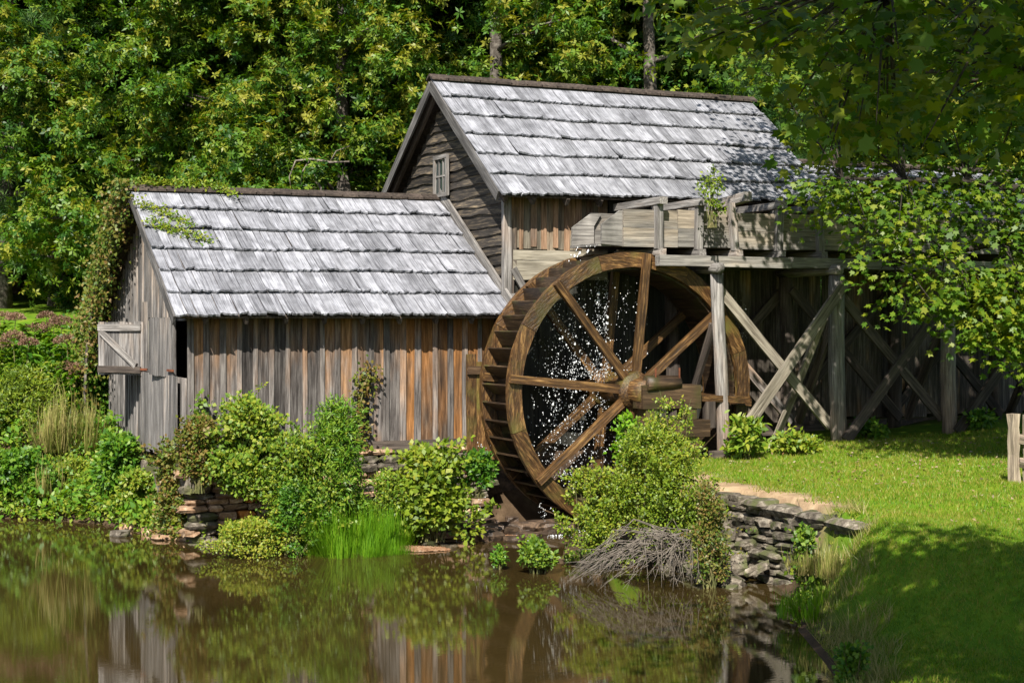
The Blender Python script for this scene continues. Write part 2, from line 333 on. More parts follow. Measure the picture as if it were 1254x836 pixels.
def pond_sd(P):
    """signed distance to the pond edge, positive on land"""
    A = PA; B = np.roll(PA, -1, 0); out = np.full(len(P), 1e9); inside = np.zeros(len(P), bool)
    for a, b_ in zip(A, B):
        e = b_-a; w = P-a; t = np.clip((w@e)/(e@e), 0, 1); out = np.minimum(out, np.linalg.norm(w-t[:, None]*e, axis=1))
        c = ((a[1] > P[:, 1]) != (b_[1] > P[:, 1])); xi = (b_[0]-a[0])*(P[:, 1]-a[1])/(b_[1]-a[1]+1e-12)+a[0]
        inside ^= c & (P[:, 0] < xi)
    return np.where(inside, -out, out)
def heights(P):
    P = np.asarray(P, float).reshape(-1, 2); x, y = P[:, 0], P[:, 1]
    d = x*FW.x+y*FW.y; r_ = x*RT.x+y*RT.y; s = pond_sd(P)
    left = np.where(d < 36, 1.0+.25*(d-27), 3.25+.06*(d-36)); left = np.where(d > 48, 3.97+.30*(d-48), left); left = np.maximum(left, .7)
    right = 1.02+.05*np.clip(x-12, 0, 12)+.52*sst(17, 7.5, d)
    behind = 1.3+.13*np.maximum(y-28, 0)+.18*np.maximum(y-42, 0)
    wl_ = np.maximum(sst(6.8, 3.5, x)*(d > 15), sst(-.215, -.255, r_/np.maximum(d, 1))*sst(23, 25, d)); wb = sst(25, 30, y)*(1-wl_)
    wr = np.clip(1-wl_-wb, 0, 1)
    base = left*wl_+behind*wb+right*wr
    # strip before the shed is low
    shed = sst(10.9, 9.6, x)*sst(4.9, 5.6, x)*sst(24.5, 23.3, y); base = base*(1-shed)+.30*shed
    width = .9 + .8*sst(14.5, 11, d) + .8*wl_
    inwall = sst(11.05, 11.45, x)*sst(14.5, 15.2, y)*sst(22, 21, y)   # behind the retaining wall the ground is level at once
    width = width*(1-inwall)+.22*inwall
    bushb = sst(11.6, 11.2, x)*sst(9.0, 10, x)*sst(18, 18.4, y)*sst(22, 21.6, y); width = width*(1-bushb)+2.6*bushb
    ramp_ = sst(-.05, 1, s/width)**.8
    z = np.where(s > 0, base*ramp_, -.75*sst(0, 1.2, -s)-.02)
    nz = .05*np.sin(x*1.7+y*.6)*np.sin(y*1.3-.4*x)+.025*np.sin(4.1*x+1)*np.sin(3.7*y)
    return z+np.where(s > .2, nz*sst(.2, 1.2, s), 0)
def H(x, y): return float(heights([(x, y)])[0])

def axis_pts(segs):
    out = []
    for a, b_, st in segs: out += list(np.arange(a, b_, st))
    return np.array(out+[segs[-1][1]])
gr = axis_pts([(-150, -30, 12), (-30, -10, 1.2), (-10, 0, .35), (0, 12, .16), (12, 24, .8), (24, 160, 12)])
gd = axis_pts([(-40, 4, 4), (4, 32, .16), (32, 60, .7), (60, 240, 10)])
RR, DD = np.meshgrid(gr, gd); Pxy = np.stack([(RR*RT.x+DD*FW.x).ravel(), (RR*RT.y+DD*FW.y).ravel()], 1)
Zg = heights(Pxy); nr, ndp = len(gr), len(gd)
ii = (np.arange(ndp-1)[:, None]*nr+np.arange(nr-1)[None, :]).ravel()
quads = np.stack([ii, ii+1, ii+nr+1, ii+nr], 1)
me = bpy.data.meshes.new('ground'); me.from_pydata(np.column_stack([Pxy, Zg]).tolist(), [], quads.tolist()); me.update()
me.polygons.foreach_set('use_smooth', [True]*len(me.polygons))
Dg = DD.ravel(); Rg = RR.ravel(); Sg = pond_sd(Pxy)
lawn = ((Pxy[:, 0] > 11.2) | (Dg < 17) | ((Pxy[:, 1] < 15.7) & (Pxy[:, 0] > 9.5))).astype(float)*sst(.15, .5, Sg)*sst(23.6, 22.4, Pxy[:, 1])
lawn = np.maximum(lawn, sst(32, 34, Dg)*sst(49.5, 47.5, Dg)*sst(-5, -8, Rg))
wd_ = np.abs((Pxy[:, 0]-WALL_A.x)-(Pxy[:, 1]-WALL_A.y)*(WALL_B.x-WALL_A.x)/(WALL_B.y-WALL_A.y))
path = sst(.62, .35, wd_-.12)*sst(15.0, 15.9, Pxy[:, 1])*(Pxy[:, 1] < 19.5)*(Zg > .8)
lawn *= 1-.9*path
for nm, arr in (('lawn', lawn), ('path', path)):
    at = me.attributes.new(nm, 'FLOAT', 'POINT'); at.data.foreach_set('value', arr.astype(np.float32))
M_GROUND, nt, nd, lk, b = newmat('ground')
ge = nd.new('ShaderNodeNewGeometry')
nA = nd.new('ShaderNodeTexNoise'); nA.inputs['Scale'].default_value = 3; nA.inputs['Detail'].default_value = 8; nA.inputs['Roughness'].default_value = .7; lk.new(ge.outputs['Position'], nA.inputs['Vector'])
soil = ramp(nd, [(.3, (.030, .020, .012)), (.55, (.075, .050, .030)), (.8, (.15, .105, .065))]); lk.new(nA.outputs['Fac'], soil.inputs[0])
gras = ramp(nd, [(.3, (.05, .11, .008)), (.5, (.095, .18, .010)), (.62, (.15, .20, .016)), (.72, (.25, .18, .07))]); lk.new(nA.outputs['Fac'], gras.inputs[0])
tan = ramp(nd, [(.3, (.20, .13, .075)), (.6, (.36, .26, .16)), (.8, (.46, .37, .25))]); lk.new(nA.outputs['Fac'], tan.inputs[0])
def gmix(a, c, name):
    at = nd.new('ShaderNodeAttribute'); at.attribute_name = name
    x = nd.new('ShaderNodeMix'); x.data_type = 'RGBA'; lk.new(at.outputs['Fac'], x.inputs[0]); lk.new(a, x.inputs[6]); lk.new(c, x.inputs[7]); return x.outputs[2]
c = gmix(gmix(soil.outputs[0], gras.outputs[0], 'lawn'), tan.outputs[0], 'path')
lk.new(c, b.inputs['Base Color']); b.inputs['Roughness'].default_value = .95; b.inputs['Specular IOR Level'].default_value = .1
bp = nd.new('ShaderNodeBump'); bp.inputs['Strength'].default_value = .5; bp.inputs['Distance'].default_value = .06; lk.new(nA.outputs['Fac'], bp.inputs['Height']); lk.new(bp.outputs[0], b.inputs['Normal'])
struct(obj('ground', me, M_GROUND))

# pond surface: sheet reaching under the banks
pv = [rd(a, d, 0.0) for a, d in ((-34, 3), (14, 3), (14, 29), (-34, 29))]
struct(obj('pond', mesh('pond', pv, [(0, 1, 2, 3)]), M_WATER))

# ------------------------------------------------------------------ the two mill buildings
SX0, SX1 = 5.60, 10.76          # shed gable plane, main gable plane
SY0, SY1 = 23.14, 28.85         # shed front and rear wall
SRY, SRZ, SM = 25.80, 5.32, .655  # shed ridge, pitch
MY0, MY1 = 23.12, 28.2          # mill front and rear wall
MX1 = 16.85
MRY, MRZ, MM = 25.61, 7.39, .754
EAVE = 22.69

def patch(c00, c10, c01, c11):  # u along the eave, v down the slope
    c00, c10, c01, c11 = map(V, (c00, c10, c01, c11))
    return lambda u, v: (c00*(1-u)+c10*u)*(1-v)+(c01*(1-u)+c11*u)*v

SHV = []
for q in range(14):             # shingle variants: split boards with ragged, curled butts
    w = (.085, .10, .11, .12, .13, .135, .14, .15, .155, .16, .17, .18, .19, .12)[q]
    r_ = random.Random(q); v = []; f = []; nx = 3; L = .70
    for k, yy in enumerate((0, -.40, -.58, -L)):
        for i in range(nx+1):
            x = -w/2+w*i/nx; e = r_.uniform(-.022, .012) if k == 3 else 0
            c_ = (.005*abs(i-1.5)**1.5*r_.uniform(.0, 1) if k == 3 else 0)*(1 if q % 4 else 4.0)
            tilt = .010*(q % 5-2)*(i/nx-.5)*(k/3)
            v.append((x+r_.uniform(-.003, .003), yy+e, .006+.034*k/3+c_+tilt))
    n = len(v); v += [(a, b_, c_-(.005 + .026*(-b_/L)**2)) for a, b_, c_ in v]
    W_ = nx+1
    for k in range(3):
        for i in range(nx):
            a = k*W_+i; f.append((a, a+W_, a+W_+1, a+1))
    for i in range(nx):
        a = 3*W_+i; f.append((a, a+n, a+n+1, a+1)); 
    for k in range(3):
        a = k*W_; f.append((a, a+n, a+n+W_, a+W_)); a = k*W_+nx; f.append((a+W_, a+n+W_, a+n, a))
    SHV.append((w, mesh('shingle', v, f)))
    SHV[-1][1].materials.append(M_SHING)

def shingle_roof(parent, pf, courses, length, lift=.0, seed=0, limit=None):
    r_ = random.Random(seed)
    for c_ in range(courses):
        v0 = c_/courses; u = 0.0
        while u*length < length-.05:
            w, me_ = r_.choice(SHV); gap = r_.uniform(.003, .011)
            um = u+(w/2)/length
            sag = .012*math.sin(um*9+c_)+.008*math.sin(um*23+c_*2)
            top = pf(um, v0); bot = pf(um, (c_+1)/courses)
            y_ = (top-bot).normalized(); x_ = (pf(min(1, um+.01), v0)-pf(um-.01, v0)).normalized(); z_ = x_.cross(y_).normalized(); x_ = y_.cross(z_)
            slen = (top-bot).length; over = .70-slen
            ang = r_.uniform(-.012, .012)
            M = Matrix.Identity(4)
            for i in range(3): M[i][0], M[i][1], M[i][2] = x_[i], y_[i], z_[i]
            M.translation = top + y_*(over*.72+sag+r_.uniform(-.012, .012)) + z_*(.004+lift)
            M = M @ Matrix.Rotation(ang, 4, 'Z') @ Matrix.Rotation(-(.016+r_.uniform(0, .016)+(.04 if r_.random() < .06 else 0)), 4, 'X')
            obj('shingle', me_, None, parent, M)
            u += (w+gap)/length

def deck(name, parent, pts, th, mat):
    a, b_, c_, d_ = map(V, pts); n = (b_-a).cross(d_-a).normalized()
    v = [a, b_, c_, d_]+[q-n*th for q in (a, b_, c_, d_)]
    return obj(name, mesh(name, v, [(0, 1, 2, 3), (7, 6, 5, 4), (0, 4, 5, 1), (1, 5, 6, 2), (2, 6, 7, 3), (3, 7, 4, 0)]), mat, parent)

def ridge(parent, p0, p1, n, drop, wid):
    p0, p1 = V(p0), V(p1); L = (p1-p0).length/n; e = (p1-p0).normalized(); y = V((0, 1, 0))
    for k in range(n):
        h = RNG.uniform(.0, .012); t = .035; v = []
        for s in (-.006, L+.012):
            for sg, o_ in ((-1, 0), (0, 0), (1, 0)):
                v.append(e*s + y*(wid*sg) + UP*(h + (-drop*wid if sg else 0)))
            for sg in (-1, 0, 1): v.append(e*s + y*(wid*sg) + UP*(h-t + (-drop*wid if sg else 0)))
        f = [(0, 1, 7, 6), (1, 2, 8, 7), (3, 9, 10, 4), (4, 10, 11, 5), (0, 6, 9, 3), (2, 5, 11, 8), (0, 3, 4, 1), (1, 4, 5, 2), (6, 7, 10, 9), (7, 8, 11, 10)]
        obj('ridge_cap', mesh('ridge_cap', v, f), M_RIDGE, parent, Matrix.Translation(p0+e*L*k))

def front_boards(parent, name, x0, x1, y, z0, z1, mat, batt=None, pitch=.27, jitter=.03, zj=.03):
    x = x0; out = []
    while x < x1-.05:
        w = min(pitch+RNG.uniform(-jitter, jitter), x1-x)
        zb = z0+RNG.uniform(-zj, zj)
        plank(name, (x+w/2, y+.004*RNG.random(), z1), (x+w/2, y+.004*RNG.random(), zb), w-.008, .026, (0, -1, 0), mat, parent, 3, .003)
        out.append(x+w); x += w
    if batt:
        for xx in [x0+.03]+out[:-1]:
            plank('batten', (xx+RNG.uniform(-.01, .01), y-.026, z1), (xx+RNG.uniform(-.012, .012), y-.026, z0+RNG.uniform(-.03, .05)), RNG.uniform(.06, .105), .022, (0, -1, 0), batt, parent, 3, .003)

# ---- shed
shed = thing('mill_shed', 'low weathered board shed with grey shingle roof beside the pond', 'shed', (8.2, 25.9, 0))
wallp = obj('wall', mesh('wall', [(SX0, SY0, 3.3), (SX0, SY0, 3.45), (SX1, SY0, 3.45), (SX1, SY0, 3.3), (SX0, SY0+.12, 3.3), (SX0, SY0+.12, 3.45), (SX1, SY0+.12, 3.45), (SX1, SY0+.12, 3.3)],
            [(0, 1, 2, 3), (7, 6, 5, 4), (0, 4, 5, 1), (3, 2, 6, 7), (1, 5, 6, 2), (0, 3, 7, 4)]), M_DARKT, shed)
front_boards(wallp, 'siding_board', SX0+.02, 8.95, SY0-.02, 1.33, 3.50, M_SHED, M_BATT)
front_boards(wallp, 'siding_board', 8.95, 10.55, SY0-.02, 1.33, 3.50, M_SHEDB, M_BATT)
# rear and inside closing panels keep the room dark
deck('rear_wall', shed, [(SX0+.05, SY1, 1.0), (SX1, SY1, 1.0), (SX1, SY1, 3.3), (SX0+.05, SY1, 3.3)], .05, M_DARKT)
deck('floor', shed, [(SX0+.05, SY0+.1, 1.38), (SX1, SY0+.1, 1.38), (SX1, SY1, 1.38), (SX0+.05, SY1, 1.38)], .05, M_DARKT)
plank('sill_beam', (SX0+.02, SY0+.02, 1.30), (10.4, SY0+.02, 1.30), .14, .16, (0, -1, 0), M_DARKT, shed)
# gable wall facing the left bank, with the window opening
gw = obj('gable_wall', mesh('gable_wall', [(SX0+.06, SRY-.06, SRZ-.3), (SX0+.12, SRY-.06, SRZ-.3), (SX0+.12, SRY+.06, SRZ-.3), (SX0+.06, SRY+.06, SRZ-.3), (SX0+.06, SRY-.06, 3.3), (SX0+.12, SRY-.06, 3.3), (SX0+.12, SRY+.06, 3.3), (SX0+.06, SRY+.06, 3.3)],
         [(0, 1, 2, 3), (7, 6, 5, 4), (0, 4, 5, 1), (1, 5, 6, 2), (2, 6, 7, 3), (3, 7, 4, 0)]), M_DARKT, shed)
WY0, WY1, WZ0, WZ1 = 23.24, 25.62, 2.38, 3.22
y = SY0+.02; edges = []
while y < SY1-.04:
    w = min(RNG.uniform(.17, .25), SY1-y); yc = y+w/2
    top = SRZ-.10-SM*abs(yc-SRY)
    bot = 1.30-.04*(yc-SY0)+RNG.uniform(-.05, .03)
    if WY0 < yc < WY1:
        plank('gable_board', (SX0, yc, top), (SX0, yc, WZ1), w-.007, .026, (-1, 0, 0), M_GABL, gw, 3, .003)
        plank('gable_board', (SX0, yc, WZ0), (SX0, yc, bot), w-.007, .026, (-1, 0, 0), M_GABL, gw, 3, .003)
    else:
        plank('gable_board', (SX0, yc, top), (SX0, yc, bot), w-.007, .026, (-1, 0, 0), M_GABL, gw, 3, .003)
    y += w; edges.append(y)
for yy in edges[:-1]:
    if not (WY0-.02 < yy < WY1+.02):
        plank('batten', (SX0-.026, yy, SRZ-.13-SM*abs(yy-SRY)), (SX0-.026, yy+RNG.uniform(-.015, .015), 1.32-.04*(yy-SY0)), RNG.uniform(.06, .10), .022, (-1, 0, 0), M_GABL, gw, 3, .003)
    elif yy < WY1:
        plank('batten', (SX0-.026, yy, SRZ-.13-SM*abs(yy-SRY)), (SX0-.026, yy, WZ1+.05), RNG.uniform(.06, .09), .022, (-1, 0, 0), M_GABL, gw, 3, .003)
y = WY0+.12                     # proud apron of boards under the window
while y < WY1:
    w = RNG.uniform(.13, .2); plank('apron_board', (SX0-.085+RNG.uniform(-.006, .006), y+w/2, WZ0+.02), (SX0-.085, y+w/2, 1.18+RNG.uniform(-.03, .03)), w-.008, .028, (-1, 0, 0), M_GABL, gw, 3, .003)
    y += w
plank('window_jamb', (SX0-.03, 25.35, WZ1), (SX0-.03, 25.30, WZ0), .15, .06, (-1, 0, 0), M_PALE, gw, 2)
plank('window_jamb', (SX0-.05, WY1+.06, WZ1+.3), (SX0-.05, WY1+.06, WZ0-.05), .11, .06, (-1, 0, 0), M_GABL, gw, 2)
def shutter(h, e, z0, z1, braced):
    h, e = V((*h, 0)), V((*e, 0)); s = (e-h).normalized(); L = (e-h).length; n = V((s.y, -s.x, 0))
    if n.dot(V((0, 0, 0))-h) < 0: n = -n
    root = plank('shutter', h+s*.03+UP*(z1), h+s*.03+UP*z0, .06, .05, n, M_GABL, gw, 2)
    x = .06
    while x < L-.02:
        w = min(RNG.uniform(.14, .2), L-x); plank('shutter_board', h+s*(x+w/2)+UP*(z1+RNG.uniform(-.01, .01)), h+s*(x+w/2)+UP*(z0+RNG.uniform(-.01, .01)), w-.006, .026, n, M_GABL, root, 2, .002); x += w
    if braced:
        for zz, ex in ((z1-.09, 0), (z0+.09, 0)):
            plank('shutter_rail', h+s*.05+n*.036+UP*zz, h+s*(L-.03)+n*.036+UP*zz, .105, .04, n, M_DARKT if zz < z1-.3 else M_POST, root, 2)
        plank('shutter_brace', h+s*.16+n*.037+UP*(z0+.15), h+s*(L-.08)+n*.037+UP*(z1-.15), .10, .04, n, M_POST, root, 2)
    for zz in (z0+.10,):
        plank('hinge', h-s*.10+n*.045+UP*zz, h+s*.22+n*.045+UP*zz, .035, .012, n, M_IRON, root, 1, .001)
shutter((SX0-.06, 25.66), (4.98, 26.55), 2.34, 3.20, True)
shutter((SX0-.06, 23.62), (SX0-.16, 24.86), 2.38, 3.26, False)
# shed roof
rf = deck('roof', shed, [(5.36, EAVE+.04, SRZ-SM*(SRY-EAVE-.04)-.03), (10.74, EAVE+.04, SRZ-SM*(SRY-EAVE-.04)-.03), (10.74, SRY, SRZ-.03), (5.36, SRY, SRZ-.03)], .03, M_DARKT)
deck('rear_slope', rf, [(5.36, SRY, SRZ-.0), (10.74, SRY, SRZ-.0), (10.74, SY1+.3, SRZ-SM*(SY1+.3-SRY)), (5.36, SY1+.3, SRZ-SM*(SY1+.3-SRY))], .05, M_RIDGE)
pf = patch((5.335, SRY, SRZ), (10.70, SRY, SRZ+.02), (5.335, EAVE, SRZ-SM*(SRY-EAVE)), (10.70, EAVE, SRZ-SM*(SRY-EAVE)+.02))
shingle_roof(rf, pf, 6, 5.365, seed=3)
ridge(rf, (5.30, SRY, SRZ+.085), (10.66, SRY, SRZ+.10), 18, .55, .13)
plank('barge_board', (5.33, EAVE+.06, SRZ-SM*(SRY-EAVE-.06)-.10), (5.33, SRY, SRZ-.10), .15, .03, (-1, 0, 0), M_BARGE, rf, 4)
plank('barge_board', (5.33, SY1+.25, SRZ-SM*(SY1+.25-SRY)-.10), (5.33, SRY, SRZ-.10), .15, .03, (-1, 0, 0), M_BARGE, rf, 4)
plank('flashing_board', (10.70, EAVE-.03, SRZ-SM*(SRY-EAVE+.03)+.10), (10.70, SRY-.02, SRZ+.13), .20, .045, (-1, 0, 0), M_POST, rf, 5)

# ---- main mill
mill = thing('gristmill', 'tall grist mill with dark lap gable and silver shingle roof behind the waterwheel', 'mill', (13.8, 25.6, 0))
lap = obj('gable_wall', mesh('gable_wall', [(SX1+.07, MRY-2.55, 3.0), (SX1+.07, MRY+2.55, 3.0), (SX1+.07, MRY+2.55, 5.35), (SX1+.07, MRY, MRZ-.12), (SX1+.07, MRY-2.55, 5.35),
      (SX1+.10, MRY-2.55, 3.0), (SX1+.10, MRY+2.55, 3.0), (SX1+.10, MRY+2.55, 5.35), (SX1+.10, MRY, MRZ-.12), (SX1+.10, MRY-2.55, 5.35)],
      [(4, 3, 2, 1, 0), (5, 6, 7, 8, 9)]+[(i, (i+1) % 5, (i+1) % 5+5, i+5) for i in range(5)]), M_DARKT, mill)
z = 3.25; k = 0
gwin = at_x(546, 216, SX1)      # gable window centre
while z < MRZ-.45:
    e = RNG.uniform(.155, .195); half = min(2.56, (MRZ-.20-z-e)/MM)
    nseg = 14; v = []; f = []; ph = RNG.uniform(0, 9)
    for i in range(nseg+1):
        yy = MRY-half+2*half*i/nseg
        wv = .020*math.sin(yy*2.1+ph)+.012*math.sin(yy*6.3+ph*2)+RNG.uniform(-.006, .006)
        hb = .03*(yy-MRY)*0
        xo = RNG.uniform(-.006, .006)
        v += [(-.050+xo, yy-MRY, wv), (-.012, yy-MRY, e+.05), (.03, yy-MRY, e+.05), (-.010, yy-MRY, wv)]
    v = [(b_, a, c_) for a, b_, c_ in v]     # local: x = along wall(Y), y = -X, z up  -> handled by matrix below
    for i in range(nseg):
        for j in range(4):
            a = i*4+j; b_ = i*4+(j+1) % 4; f.append((a, b_, b_+4, a+4))
    f += [(3, 2, 1, 0), tuple(nseg*4+j for j in range(4))]
    # local axes: Z along the board so the grain runs with it
    M = Matrix(((0, 1, 0, SX1+.02), (0, 0, 1, MRY), (1, 0, 0, z), (0, 0, 0, 1)))
    v = [(c_, b_, a) for a, b_, c_ in v]
    v = [(p[0], p[1], p[2]) for p in v]
    obj('lap_board', mesh('lap_board', v, f), M_LAP, lap, M)
    z += e; k += 1
# gable window
win = plank('window', gwin+V((-.075, 0, -.29)), gwin+V((-.075, 0, .29)), .54, .012, (-1, 0, 0), M_GLASS, mill, 1, 0)
for dy in (-.27, .27): plank('window_frame', gwin+V((-.095, dy, -.35)), gwin+V((-.095, dy, .35)), .075, .05, (-1, 0, 0), M_POST, win, 2)
for dz in (-.33, .33): plank('window_frame', gwin+V((-.10, -.30, dz)), gwin+V((-.10, .30, dz)), .065, .05, (-1, 0, 0), M_POST, win, 2)
for dy in (-.085, .085): plank('glazing_bar', gwin+V((-.088, dy, -.30)), gwin+V((-.088, dy, .30)), .032, .022, (-1, 0, 0), M_POST, win, 1, .001)
plank('glazing_bar', gwin+V((-.090, -.24, .0)), gwin+V((-.090, .24, .0)), .03, .02, (-1, 0, 0), M_POST, win, 1, .001)
# front wall
mw = plank('front_wall', (SX1, MY0+.06, 5.30), (MX1, MY0+.06, 5.30), .14, .12, (0, -1, 0), M_DARKT, mill)
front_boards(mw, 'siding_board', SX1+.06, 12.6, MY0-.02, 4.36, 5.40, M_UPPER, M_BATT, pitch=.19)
front_boards(mw, 'siding_board', 12.6, 14.7, MY0-.02, 1.45, 5.40, M_WETSHADE, None, pitch=.24)
front_boards(mw, 'siding_board', 14.7, MX1, MY0-.02, 1.45, 5.40, M_MAIN, None, pitch=.24)
front_boards(mw, 'siding_board', SX1+.06, 12.6, MY0+.02, 1.2, 3.95, M_WETSHADE, None, pitch=.26)
for zz in (4.27, 4.10, 3.95): plank('ledger_plank', (SX1+.08, MY0-.05, zz), (12.55, MY0-.05, zz+.01), .155, .045, (0, -1, 0), M_PALE, mw, 5, .006)
plank('foundation_sill', (12.3, MY0-.01, 1.35), (MX1, MY0-.01, 1.35), .22, .2, (0, -1, 0), M_DARKT, mw)
deck('foundation_wall', mill, [(9.4, MY0+.10, -.4), (MX1+6, MY0+.10, -.4), (MX1+6, MY0+.10, 1.45), (9.4, MY0+.10, 1.45)], .1, M_WETS)
plank('corner_post', (SX1-.02, MY0-.03, 5.38), (SX1-.02, MY0-.03, 3.40), .13, .10, (0, -1, 0), M_POST, mill)
plank('corner_post', (SX1+.10, MY0-.04, 5.38), (SX1+.10, MY0-.04, 4.0), .08, .06, (0, -1, 0), M_MAIN, mill)
plank('bracket', (SX1+.08, MY0-.06, 4.05), (SX1+.34, MY0-.06, 3.62), .12, .05, (0, -1, 0), M_POST, mill)
plank('bracket', (SX1+.02, MY0-.07, 3.62), (SX1+.40, MY0-.07, 3.62), .07, .06, (0, -1, 0), M_POST, mill)
deck('rear_wall', mill, [(SX1, MY1, 1), (MX1, MY1, 1), (MX1, MY1, 5.4), (SX1, MY1, 5.4)], .05, M_DARKT)
rf = deck('roof', mill, [(10.50, EAVE+.03, MRZ-MM*(MRY-EAVE-.03)-.03), (16.72, EAVE+.03, MRZ-MM*(MRY-EAVE-.03)+.02), (17.0, MRY, MRZ-.03), (10.50, MRY, MRZ-.03)], .03, M_DARKT)
deck('rear_slope', rf, [(10.50, MRY, MRZ), (17.0, MRY, MRZ), (17.0, MY1+.35, MRZ-MM*(MY1+.35-MRY)), (10.50, MY1+.35, MRZ-MM*(MY1+.35-MRY))], .05, M_RIDGE)
pf = patch((10.47, MRY, MRZ), (17.06, MRY, MRZ+.0), (10.47, EAVE, MRZ-MM*(MRY-EAVE)), (16.75, EAVE, MRZ-MM*(MRY-EAVE)+.07))
shingle_roof(rf, pf, 6, 6.58, seed=9)
ridge(rf, (10.44, MRY, MRZ+.09), (17.1, MRY, MRZ+.085), 22, .6, .13)
for sg in (-1, 1):
    far = 2.80 if sg < 0 else 3.0
    plank('barge_board', (10.46, MRY+sg*far, MRZ-MM*far-.10), (10.46, MRY, MRZ-.10), .17, .035, (-1, 0, 0), M_BARGE, rf, 4)
    plank('fly_rafter', (10.60, MRY+sg*far, MRZ-MM*far-.14), (10.60, MRY, MRZ-.14), .14, .06, (-1, 0, 0), M_DARKT, rf, 3)
k = SX1+.3
while k < MX1:
    plank('rafter_tail', (k, EAVE+.05, MRZ-MM*(MRY-EAVE-.05)-.12), (k, EAVE+.6, MRZ-MM*(MRY-EAVE-.6)-.12), .06, .12, (0, -.6, .8), M_DARKT, rf, 1); k += .6
k = SX0+.2
for i in range(9):
    plank('rafter_tail', (k, EAVE+.06, SRZ-SM*(SRY-EAVE-.06)-.11), (k, EAVE+.5, SRZ-SM*(SRY-EAVE-.5)-.11), .05, .10, (0, -.6, .8), M_DARKT, shed, 1); k += .6

# ---- low wing to the right
wing = thing('mill_wing', 'low shaded wing with lower shingle roof joined to the tall mill', 'wing', (20, 25.6, 0))
WRZ, WM_, WX1 = 6.25, .50, 23.2
ww = plank('front_wall', (MX1, MY0+.06, 4.65), (WX1, MY0+.06, 4.65), .14, .12, (0, -1, 0), M_DARKT, wing)
front_boards(ww, 'siding_board', MX1+.01, WX1, MY0-.02, 1.5, 4.72, M_MAIN, None, pitch=.25)
rf = deck('roof', wing, [(MX1+.1, EAVE+.03, WRZ-WM_*(MRY-EAVE-.03)-.03), (WX1+.2, EAVE+.03, WRZ-WM_*(MRY-EAVE-.03)-.03), (WX1+.2, MRY, WRZ-.03), (MX1+.1, MRY, WRZ-.03)], .03, M_DARKT)
deck('rear_slope', rf, [(MX1+.1, MRY, WRZ), (WX1+.2, MRY, WRZ), (WX1+.2, MY1+.3, WRZ-WM_*(MY1+.3-MRY)), (MX1+.1, MY1+.3, WRZ-WM_*(MY1+.3-MRY))], .05, M_RIDGE)
shingle_roof(rf, patch((MX1+.12, MRY, WRZ), (WX1+.2, MRY, WRZ), (MX1+.12, EAVE, WRZ-WM_*(MRY-EAVE)), (WX1+.2, EAVE, WRZ-WM_*(MRY-EAVE))), 6, 6.4, seed=21)
ridge(rf, (MX1+.25, MRY, WRZ+.09), (WX1+.2, MRY, WRZ+.09), 18, .5, .13)

# ------------------------------------------------------------------ waterwheel
CW = V((12.223, 21.655, 2.135)); RO, RI, WW = 2.15, 1.915, .97
wheel = thing('waterwheel', 'big wet brown wooden overshot waterwheel turning beside the mill', 'waterwheel', (CW.x, CW.y+WW/2, 0))
def wheel_M(ang, y): return Matrix.Translation(V((CW.x, y, CW.z))) @ Matrix.Rotation(-ang, 4, 'Y')
def felly(r0, r1, span, t, seg, sd):
    r_ = random.Random(sd); v = []; f = []
    for k in range(seg+1):
        a = -span/2+span*k/seg; j0 = r_.uniform(-.006, .006); j1 = r_.uniform(-.006, .006)
        for rr, yy in ((r0+j0, -t/2), (r1+j1, -t/2), (r1+j1, t/2), (r0+j0, t/2)): v.append((rr*math.cos(a), yy, rr*math.sin(a)))
    for k in range(seg):
        for j in range(4):
            a = k*4+j; b_ = k*4+(j+1) % 4; f.append((a, a+4, b_+4, b_))
    f += [(0, 1, 2, 3), tuple(seg*4+j for j in (3, 2, 1, 0))]
    return mesh('rim_segment', v, f)
fel = [felly(RI, RO, math.pi/4-.004, .085, 8, s) for s in range(3)]
for m_ in fel: m_.materials.append(M_WHEEL)
A0 = math.radians(84)
def arm_mesh(sd):
    r_ = random.Random(sd); v = []; f = []; seg = 5
    for k in range(seg+1):
        s = k/seg; x = .16+(RO-.01-.16)*s
        for a, b_ in ((-1, -1), (1, -1), (1, 1), (-1, 1)): v.append((x, b_*.036+r_.uniform(-.003, .003), a*(.072-.010*s)+r_.uniform(-.004, .004)))
    for k in range(seg):
        for j in range(4):
            a = k*4+j; b_ = k*4+(j+1) % 4; f.append((a, a+4, b_+4, b_))
    f += [(0, 1, 2, 3), tuple(seg*4+j for j in (3, 2, 1, 0))]
    m_ = mesh('arm', v, f); m_.materials.append(M_ARM); return m_
arms = [arm_mesh(s) for s in range(3)]
rims = []
for nm, yy, ay in (('front_rim', CW.y, CW.y-.082), ('rear_rim', CW.y+WW, CW.y+WW-.085)):
    ring = obj(nm, felly(RI+.004, RI+.05, math.pi*1.999, .05, 48, 9), M_WHEEL, wheel, wheel_M(0, yy))
    for k in range(8): obj('rim_segment', fel[k % 3], None, ring, wheel_M(A0+k*math.pi/4+.0, yy))
    for k in range(8):
        if nm == 'front_rim' or True: obj('arm', arms[k % 3], None, wheel, wheel_M(A0+k*math.pi/4, ay))
bl = WW-.10
